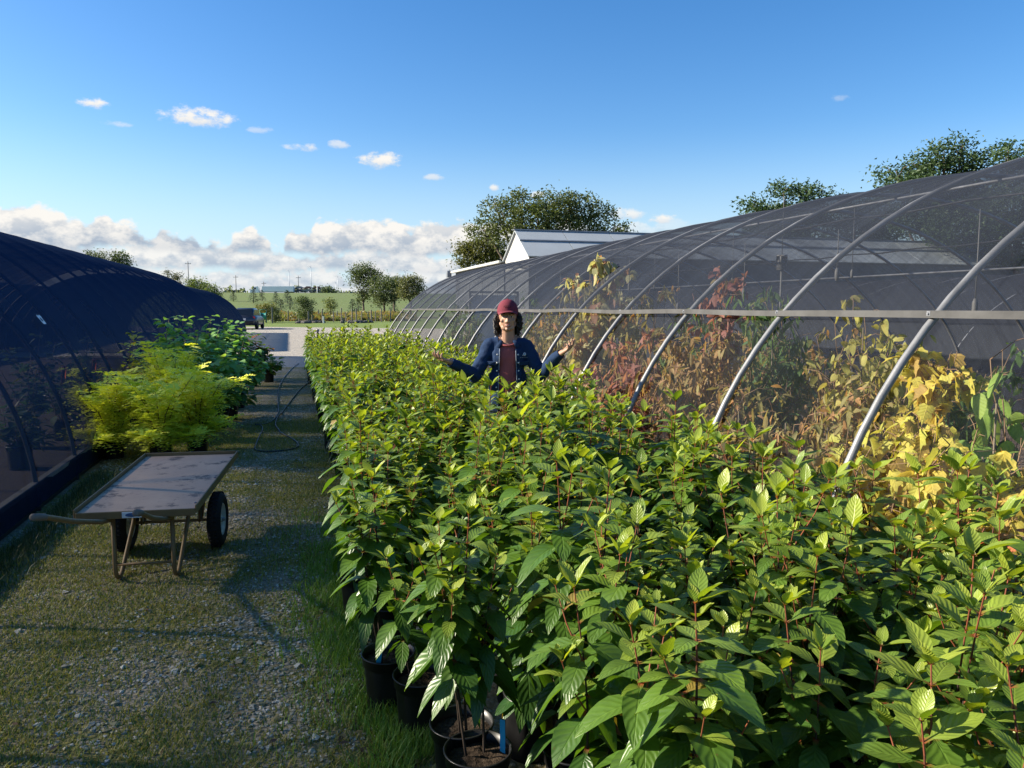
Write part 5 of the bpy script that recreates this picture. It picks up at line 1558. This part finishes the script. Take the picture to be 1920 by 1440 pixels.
# ------------------------------------------------------------------ the person standing in the bed
def solidmesh(mb, name, mats, voxel, smooth_it=6, parent=None, keep=None, thick=0.0, tf=None):
    """join overlapping closed volumes into one continuous skin"""
    me = bpy.data.meshes.new(name); me.from_pydata(mb.v, [], mb.f); me.update()
    o = bpy.data.objects.new(name, me); COL.objects.link(o)
    m = o.modifiers.new('r', 'REMESH'); m.mode = 'VOXEL'; m.voxel_size = voxel; m.use_smooth_shade = True
    if smooth_it:
        s = o.modifiers.new('s', 'SMOOTH'); s.factor = .5; s.iterations = smooth_it
    dg = bpy.context.evaluated_depsgraph_get(); dg.update()
    ne = bpy.data.meshes.new_from_object(o.evaluated_get(dg))
    bpy.data.objects.remove(o)
    if keep or tf or thick:
        bm = bmesh.new(); bm.from_mesh(ne)
        if keep: bmesh.ops.delete(bm, geom=[f for f in bm.faces if not keep(f.calc_center_median())], context='FACES')
        if tf:
            bm.normal_update()
            for v in bm.verts: v.co = tf(v.co.copy(), v.normal)
        if thick:
            bmesh.ops.solidify(bm, geom=bm.faces[:], thickness=thick)
        bm.to_mesh(ne); bm.free()
    ne.name = name
    ne.materials.clear()
    for q in (mats if isinstance(mats, list) else [mats]): ne.materials.append(q)
    ne.polygons.foreach_set('use_smooth', [True] * len(ne.polygons)); ne.update()
    return link(name, ne, parent)

M_skin = pmat('skin', (.38, .215, .14), .5, .4, 0, .08, 14, .08, 120)
M_hair = pmat('black_hair', (.012, .009, .008), .45, .5, 0, .3, 30)
M_denim = pmat('navy_denim', (.011, .030, .078), .85, .2, 0, .10, 60, .3, 160)
M_tee = pmat('maroon_tee', (.32, .085, .085), .85, .2, 0, .08, 10, .15, 90)
M_capc = pmat('maroon_cap', (.15, .028, .042), .85, .2, 0, .08, 18, .15, 120)
M_jeans = pmat('dark_jeans', (.02, .03, .06), .85, .2, 0, .15, 20)
M_lip = pmat('lip', (.36, .14, .11), .45, .4); M_eye = pmat('eye_white', (.6, .58, .55), .3, .5); M_iris = pmat('dark_iris', (.02, .012, .008), .2, .6)
M_shoe = pmat('brown_boot', (.07, .045, .03), .7); M_snap = pmat('pearl_snap', (.62, .62, .60), .35, .5); M_logo = pmat('white_thread', (.62, .66, .70), .8, .2); M_stitch = pmat('dark_thread', (.05, .015, .02), .8, .2)
M_lining = pmat('pale_seam', (.28, .33, .40), .8, .2)

mp = at(952, 700, 6.2)
per_rz = -math.atan2(mp.x, mp.y)
SH = {-1: V((-.138, .01, 1.385)), 1: V((.138, .01, 1.385))}
EL_ = {-1: V((-.262, -.045, 1.150)), 1: V((.262, -.04, 1.150))}
WR = {-1: V((-.435, -.235, 1.262)), 1: V((.405, -.20, 1.325))}
HD = {-1: V((-.80, -.55, .34)).normalized(), 1: V((.72, -.52, .50)).normalized()}

def hand(mb, s):
    w, d = WR[s], HD[s]
    up = V((0, 0, 1)); n = (up - d * up.dot(d)).normalized()      # palm faces up
    if s > 0: n = (n + V((-.45, -.1, 0))).normalized(); n = (n - d * n.dot(d)).normalized()
    side = d.cross(n).normalized()
    # thumb on the outer/back side for an upturned palm
    tside = side if side.dot(V((s, 0.6, 0))) > 0 else -side
    fs_ = -tside
    k0 = w + d * .012
    offs = (.031, .011, -.010, -.029)      # index .. little measured towards the thumb
    lens = (.072, .080, .074, .058)
    for i, (o, ln) in enumerate(zip(offs, lens)):
        mc0 = k0 + tside * (o * .45); mc1 = k0 + d * (.086 - .004 * abs(i - 1)) + tside * o
        mb.cap(mc0, mc1, .0155, .0125, 10)
        mb.cap(mc0 - n * .004, mc1 - n * .003, .0155, .0115, 10)
        dirn = (d + tside * (o * 4)).normalized(); p = mc1
        curl = (.35 + .18 * i) if s < 0 else (.55 + .15 * i)
        ang = curl * .4
        for j, fr in enumerate((.46, .31, .25)):
            dd = (dirn * math.cos(ang) + n * math.sin(ang)).normalized()
            q = p + dd * (ln * fr)
            mb.cap(p, q, (.0098, .0088, .0080)[j], (.0088, .0080, .0066)[j], 10)
            p = q; ang += curl * (.9, .8, .7)[j]
    # thumb leaves the side of the palm near its base
    t0 = k0 + d * .022 + tside * .022
    t1 = t0 + (d * .55 + tside * .75 + n * .30).normalized() * .040
    t2 = t1 + (d * .85 + tside * .35 + n * .35).normalized() * .032
    t3 = t2 + (d * .95 + tside * .0 + n * .40).normalized() * .025
    mb.cap(t0, t1, .0155, .0115, 10); mb.cap(t1, t2, .0112, .0098, 10); mb.cap(t2, t3, .0098, .0075, 10)
    mb.cap(w - d * .03, k0 + d * .02, .0235, .022, 12)

HC = V((0, -.012, 1.612))
def head(mb):
    mb.ell(HC + V((0, .012, .018)), (.074, .094, .098))
    mb.ell(HC + V((0, -.030, -.035)), (.058, .060, .075))
    mb.cap(HC + V((-.030, -.045, -.085)), HC + V((.030, -.045, -.085)), .024, .024)
    mb.ell(HC + V((0, -.070, -.096)), (.020, .018, .016))              # chin
    for s in (-1, 1):
        mb.cap(HC + V((s * .052, .000, -.055)), HC + V((s * .026, -.055, -.090)), .020, .018)
        mb.ell(HC + V((s * .040, -.060, -.030)), (.020, .020, .017))     # cheek
        mb.ell(HC + V((s * .030, -.075, .020)), (.022, .009, .008))      # brow
        mb.ell(HC + V((s * .077, .010, -.018)), (.008, .019, .030), (0, 0, s * .3))   # ear
        mb.ell(HC + V((s * .012, -.093, -.040)), (.009, .010, .008))     # nostril wing
    mb.cap(HC + V((0, -.080, .010)), HC + V((0, -.100, -.036)), .009, .012)           # nose
    mb.ell(HC + V((0, -.082, -.068)), (.024, .011, .014))               # mouth mound
    mb.cap(V((0, .012, 1.40)), HC + V((0, .012, -.05)), .060, .054)      # neck
bm_ = MB()
head(bm_)
bm_.cap((0, .02, 1.18), (0, .015, 1.36), .085, .075)
bm_.ell((0, .012, 1.30), (.140, .080, .13)); bm_.ell((0, .012, 1.08), (.120, .075, .17)); bm_.ell((0, .012, .95), (.150, .10, .11))
for s in (-1, 1):
    bm_.cap((s * .06, .015, 1.41), SH[s], .050, .052)
    bm_.cap(SH[s], EL_[s], .050, .040); bm_.cap(EL_[s], WR[s], .040, .0255)
    hand(bm_, s)
    bm_.cap((s * .085, .01, .92), (s * .10, 0, .50), .082, .055); bm_.cap((s * .10, 0, .50), (s * .105, .02, .09), .055, .036)
    bm_.cap((s * .105, .04, .05), (s * .115, -.13, .035), .038, .03)
person = solidmesh(bm_, 'person', M_skin, .0042, 5)
person.location = (mp.x, mp.y, 0); person.rotation_euler = (0, 0, per_rz)
tag(person, 'person in maroon cap and open navy shirt, arms spread, palms up', 'person')

tb = MB()
tb.cap((0, .012, 1.0), (0, .012, 1.33), .104, .100); tb.ell((0, .012, 1.29), (.142, .104, .140)); tb.ell((0, .012, 1.10), (.135, .100, .19)); tb.ell((0, .012, .97), (.158, .108, .12)); tb.cap((-.095, .01, 1.385), (.095, .01, 1.385), .054, .054)
for s in (-1, 1): tb.cap(SH[s], SH[s].lerp(EL_[s], .35), .048, .046)
tee = solidmesh(tb, 't_shirt', M_tee, .007, 6, person, keep=lambda c: math.hypot(c.x / .072, (c.y + .020) / .078) > 1.0 or c.z < 1.386)
cb_ = MB()
for q in range(1):
    pts = [V((.066 * math.cos(a), -.012 + .070 * math.sin(a), 1.427 - .016 * (1 - math.sin(a)) * .9 - (.014 if math.sin(a) < 0 else 0) * -math.sin(a))) for a in [2 * PI * k / 24 for k in range(25)]]
    cb_.tube(pts, .008, 8)
cb_.build('collar_band', M_tee, tee)

jb = MB()
jb.cap((0, .014, .95), (0, .014, 1.33), .122, .116); jb.ell((0, .014, 1.29), (.156, .124, .150)); jb.ell((0, .014, 1.10), (.152, .124, .20)); jb.ell((0, .014, .93), (.166, .132, .16)); jb.cap((-.105, .012, 1.385), (.105, .012, 1.385), .060, .060)
for s in (-1, 1):
    jb.cap(SH[s], EL_[s], .060, .052); jb.cap(EL_[s], WR[s] - HD[s] * .006, .052, .038)
    jb.cap(SH[s].lerp(EL_[s], .8) + V((0, .02, -.015)), EL_[s] + V((0, .01, -.010)), .050, .051)
def wrinkle(co, n):
    a = mnoise.noise(V((co.x * 9, co.y * 9, co.z * 14))) * .011 + mnoise.noise(V((co.x * 22, co.y * 20, co.z * 30))) * .006
    return co + n * a
def openfront(c):
    ax = .064 + (1.40 - c.z) * .035
    if c.y < -.02 and abs(c.x - .002) < ax and c.z < 1.46: return False
    if math.hypot(c.x / .078, (c.y - .0) / .085) < 1 and c.z > 1.36: return False
    for s in (-1, 1):
        if (c - WR[s]).dot((WR[s] - EL_[s]).normalized()) > .012 and (c - WR[s]).length < .1: return False
    if c.z < .84: return False
    return True
jk = solidmesh(jb, 'denim_shirt', M_denim, .0065, 4, person, keep=openfront, tf=wrinkle, thick=-.004)
# collar, plackets, snaps, pockets and the emblem
def front_y(x, z):
    # surface of the shirt front found by asking the mesh
    hit, loc, nrm, _ = jk.ray_cast(V((x, -1, z)), V((0, 1, 0)))
    return (loc.y if hit else -.12)
for s in (-1, 1):
    pb = MB(); vs = []
    zs = [1.36 - .5 * k / 20 for k in range(21)]
    for z in zs:
        ax = .066 + (1.40 - z) * .035
        y = min(front_y(s * (ax + .012), z), -.05) - .004
        vs += [(s * (ax - .004), y - .003, z), (s * (ax + .030), min(front_y(s * (ax + .03), z), -.03) - .003, z)]
    pb.add(vs, [(2 * k, 2 * k + 1, 2 * k + 3, 2 * k + 2) for k in range(20)]); pl_ = pb.build('placket', M_denim, jk)
    eb = MB(); eb.tube([(vs[2 * k][0], vs[2 * k][1] - .001, vs[2 * k][2]) for k in range(21)], .0028, 5); eb.build('placket_seam', M_lining, pl_)
    for z in (1.315, 1.25, 1.185, 1.12, 1.055):
        ax = .066 + (1.40 - z) * .035 + .013
        sb_ = MB(); sb_.ell((s * ax, front_y(s * ax, z) - .008, z), (.0065, .003, .0065)); sb_.build('snap', M_snap, jk)
    cb_ = MB()
    inner, outer = [], []
    for k in range(9):
        a = -PI / 2 + .55 + (PI - .55) * k / 8
        x, y = s * .075 * math.cos(a), .012 + .080 * math.sin(a)
        dr = 1 - k / 8
        inner.append((x, y - .012 * dr, 1.452 - .03 * dr)); outer.append((x * (1.42 + .25 * dr), y * 1.0 - .030 * dr + .016 * (1 - dr), 1.418 - .055 * dr * dr))
    cb_.add(inner + outer, [(k, k + 1, 9 + k + 1, 9 + k) for k in range(8)])
    c_ = cb_.build('collar', M_denim, jk)
    sm = c_.modifiers.new('t', 'SOLIDIFY'); sm.thickness = .005
    pk = MB(); x0 = s * .128; z0 = 1.262
    vs = []
    for (dx, dz) in ((-.036, .0), (.036, .0), (.036, -.030), (0, -.042), (-.036, -.030)): vs.append((x0 + dx, front_y(x0 + dx, z0 + dz) - .006, z0 + dz))
    pk.add(vs, [(0, 1, 2, 3, 4)]); pf = pk.build('pocket_flap', M_denim, jk, False); sm = pf.modifiers.new('t', 'SOLIDIFY'); sm.thickness = .004
    eb = MB(); eb.tube([V(v) + V((0, -.002, 0)) for v in vs[1:] + vs[:1]], .0016, 4); eb.build('stitch_line', M_lining, pf)
    sb_ = MB(); sb_.ell((x0, front_y(x0, z0 - .032) - .010, z0 - .030), (.0060, .003, .0060)); sb_.build('snap', M_snap, pf)
lg = MB(); x0, z0 = .128, 1.305
def onf(x, z): return V((x, front_y(x, z) - .0045, z))
for k in range(9):
    a = 2 * PI * k / 9; c_ = onf(x0 + .006 + .008 * math.cos(a), z0 + .012 + .009 * math.sin(a)); lg.ell(c_, (.0042, .002, .0042), None, 8, 6)
lg.tube([onf(x0 + .006, z0 + .012), onf(x0 + .006, z0 - .004)], .0022, 5)
lg.tube([onf(x0 - .012, z0 + .006), onf(x0 - .004, z0)], .0025, 5)
for k in range(11):
    x = x0 - .028 + .0055 * k
    lg.tube([onf(x, z0 - .012), onf(x + .001, z0 - .018 + .003 * (k % 3))], .0013, 4)
lg.build('emblem', M_logo, jk)

# trousers and boots
qb = MB(); qb.ell((0, .012, .95), (.162, .112, .12))
for s in (-1, 1):
    qb.cap((s * .085, .01, .92), (s * .10, 0, .50), .094, .068); qb.cap((s * .10, 0, .50), (s * .105, .02, .10), .068, .056)
solidmesh(qb, 'trousers', M_jeans, .009, 4, person)
for s in (-1, 1):
    sb_ = MB(); sb_.cap((s * .105, .045, .055), (s * .115, -.14, .045), .052, .043); sb_.cap((s * .105, .03, .06), (s * .105, .025, .16), .05, .048)
    bo = solidmesh(sb_, 'boot', M_shoe, .007, 4, person, tf=lambda co, n: V((co.x, co.y, max(co.z, .004))))
# face details
for s in (-1, 1):
    eb = MB(); eb.ell(HC + V((s * .030, -.0735, .000)), (.0125, .0095, .0058)); e = eb.build('eye', M_eye, person)
    ib = MB(); ib.ell(HC + V((s * .030, -.0812, .000)), (.0052, .003, .0052)); ib.build('iris', M_iris, e)
    bb = MB(); bb.tube([HC + V((s * .012, -.0905, .018)), HC + V((s * .030, -.0915, .0235)), HC + V((s * .050, -.078, .018))], [.0018, .0026, .0014], 6); bb.build('eyebrow', M_hair, person)
mb_ = MB(); mb_.tube([HC + V((-.022, -.083, -.064)), HC + V((-.006, -.0945, -.0615)), HC + V((0, -.0945, -.063)), HC + V((.006, -.0945, -.0615)), HC + V((.022, -.083, -.064))], [.0022, .0045, .0042, .0045, .0022], 8)
mb_.tube([HC + V((-.021, -.083, -.0675)), HC + V((0, -.0935, -.0745)), HC + V((.021, -.083, -.0675))], [.0022, .0055, .0022], 8); mb_.build('lip', M_lip, person)
te = MB(); te.tube([HC + V((-.013, -.0895, -.0665)), HC + V((0, -.0935, -.0675)), HC + V((.013, -.0895, -.0665))], .0022, 6); te.build('teeth', M_eye, person)
# shoulder-length curly hair
hr2 = random.Random(8); hb_ = MB()
hb_.ell(HC + V((0, .030, .010)), (.082, .082, .085))
for k in range(460):
    a = hr2.uniform(-.38, PI + .38)
    x0, y0 = .080 * math.cos(a), .018 + .086 * math.sin(a)
    zt = HC.z + hr2.uniform(-.03, .035); ln = hr2.uniform(.07, .155) * (1.0 if abs(math.cos(a)) > .3 else .9)
    out = hr2.uniform(.004, .032); ph = hr2.uniform(0, 6.28); fq = hr2.uniform(5, 8); am = hr2.uniform(.006, .013)
    pts = []
    for i in range(13):
        t = i / 12
        sw = out * math.sin(PI * min(1, t * .8 + .1))
        pts.append(V((x0 * (1 + sw / .08) + am * math.cos(ph + fq * t * 2.2), y0 + sw * math.sin(a) * .8 + am * math.sin(ph + fq * t * 2.2), zt - ln * t + .004 * math.sin(fq * t * 2))))
    hb_.tube(pts, [.0046 * (1 - .55 * abs(2 * t / 12 - 1) ** 2) for t in range(13)], 5)
hb_.build('hair', M_hair, person)
# cap with brim
kb = MB(); vs, fs = [], []
cc = HC + V((0, .008, .043)); nu, nv = 32, 10
for i in range(nv + 1):
    ph = (PI / 2) * i / nv
    for j in range(nu):
        th = 2 * PI * j / nu
        rx, ry = .086, .102
        vs.append((cc.x + rx * math.cos(ph) ** .8 * math.cos(th) if i < nv else cc.x, cc.y + ry * math.cos(ph) ** .8 * math.sin(th) if i < nv else cc.y, cc.z - .012 + .108 * math.sin(ph)))
for i in range(nv):
    for j in range(nu): fs.append((i * nu + j, i * nu + (j + 1) % nu, (i + 1) * nu + (j + 1) % nu, (i + 1) * nu + j))
kb.add(vs, fs); cp_ = kb.build('cap', M_capc, person); sm = cp_.modifiers.new('t', 'SOLIDIFY'); sm.thickness = .003
kb = MB(); kb.ell(cc + V((0, 0, .098)), (.008, .008, .005)); kb.build('button', M_capc, cp_)
kb = MB(); vs, fs = [], []
for i in range(6):
    t = i / 5
    for j in range(15):
        u = -1 + 2 * j / 14
        a = -PI / 2 + u * 1.12
        x = cc.x + (.086 + .0 * t) * math.cos(a) * (1 - .10 * t); y = cc.y + .100 * math.sin(a) - .068 * t * math.cos(u * 1.25) ** .8
        vs.append((x, y, cc.z + .002 - .010 * t - .024 * u * u * (.4 + .6 * t)))
for i in range(5):
    for j in range(14): fs.append((i * 15 + j, i * 15 + j + 1, (i + 1) * 15 + j + 1, (i + 1) * 15 + j))
kb.add(vs, fs); br = kb.build('brim', M_capc, cp_); sm = br.modifiers.new('t', 'SOLIDIFY'); sm.thickness = .004
sb_ = MB()
for k in range(9):
    x = -.030 + .0066 * k
    yy = cc.y - .102 * math.sqrt(max(0, 1 - (x / .086) ** 2)) * .955 - .002
    sb_.box((x, yy, cc.z + .036 + .002 * (k % 2)), (.0042, .003, .0065))
sb_.tube([(-.030 + .0105 * k, cc.y - .103 * math.sqrt(1 - ((-.03 + .0105 * k) / .086) ** 2) * .93 - .002, cc.z + .046) for k in range(6)], .0012, 4)
sb_.build('embroidery', M_stitch, cp_)
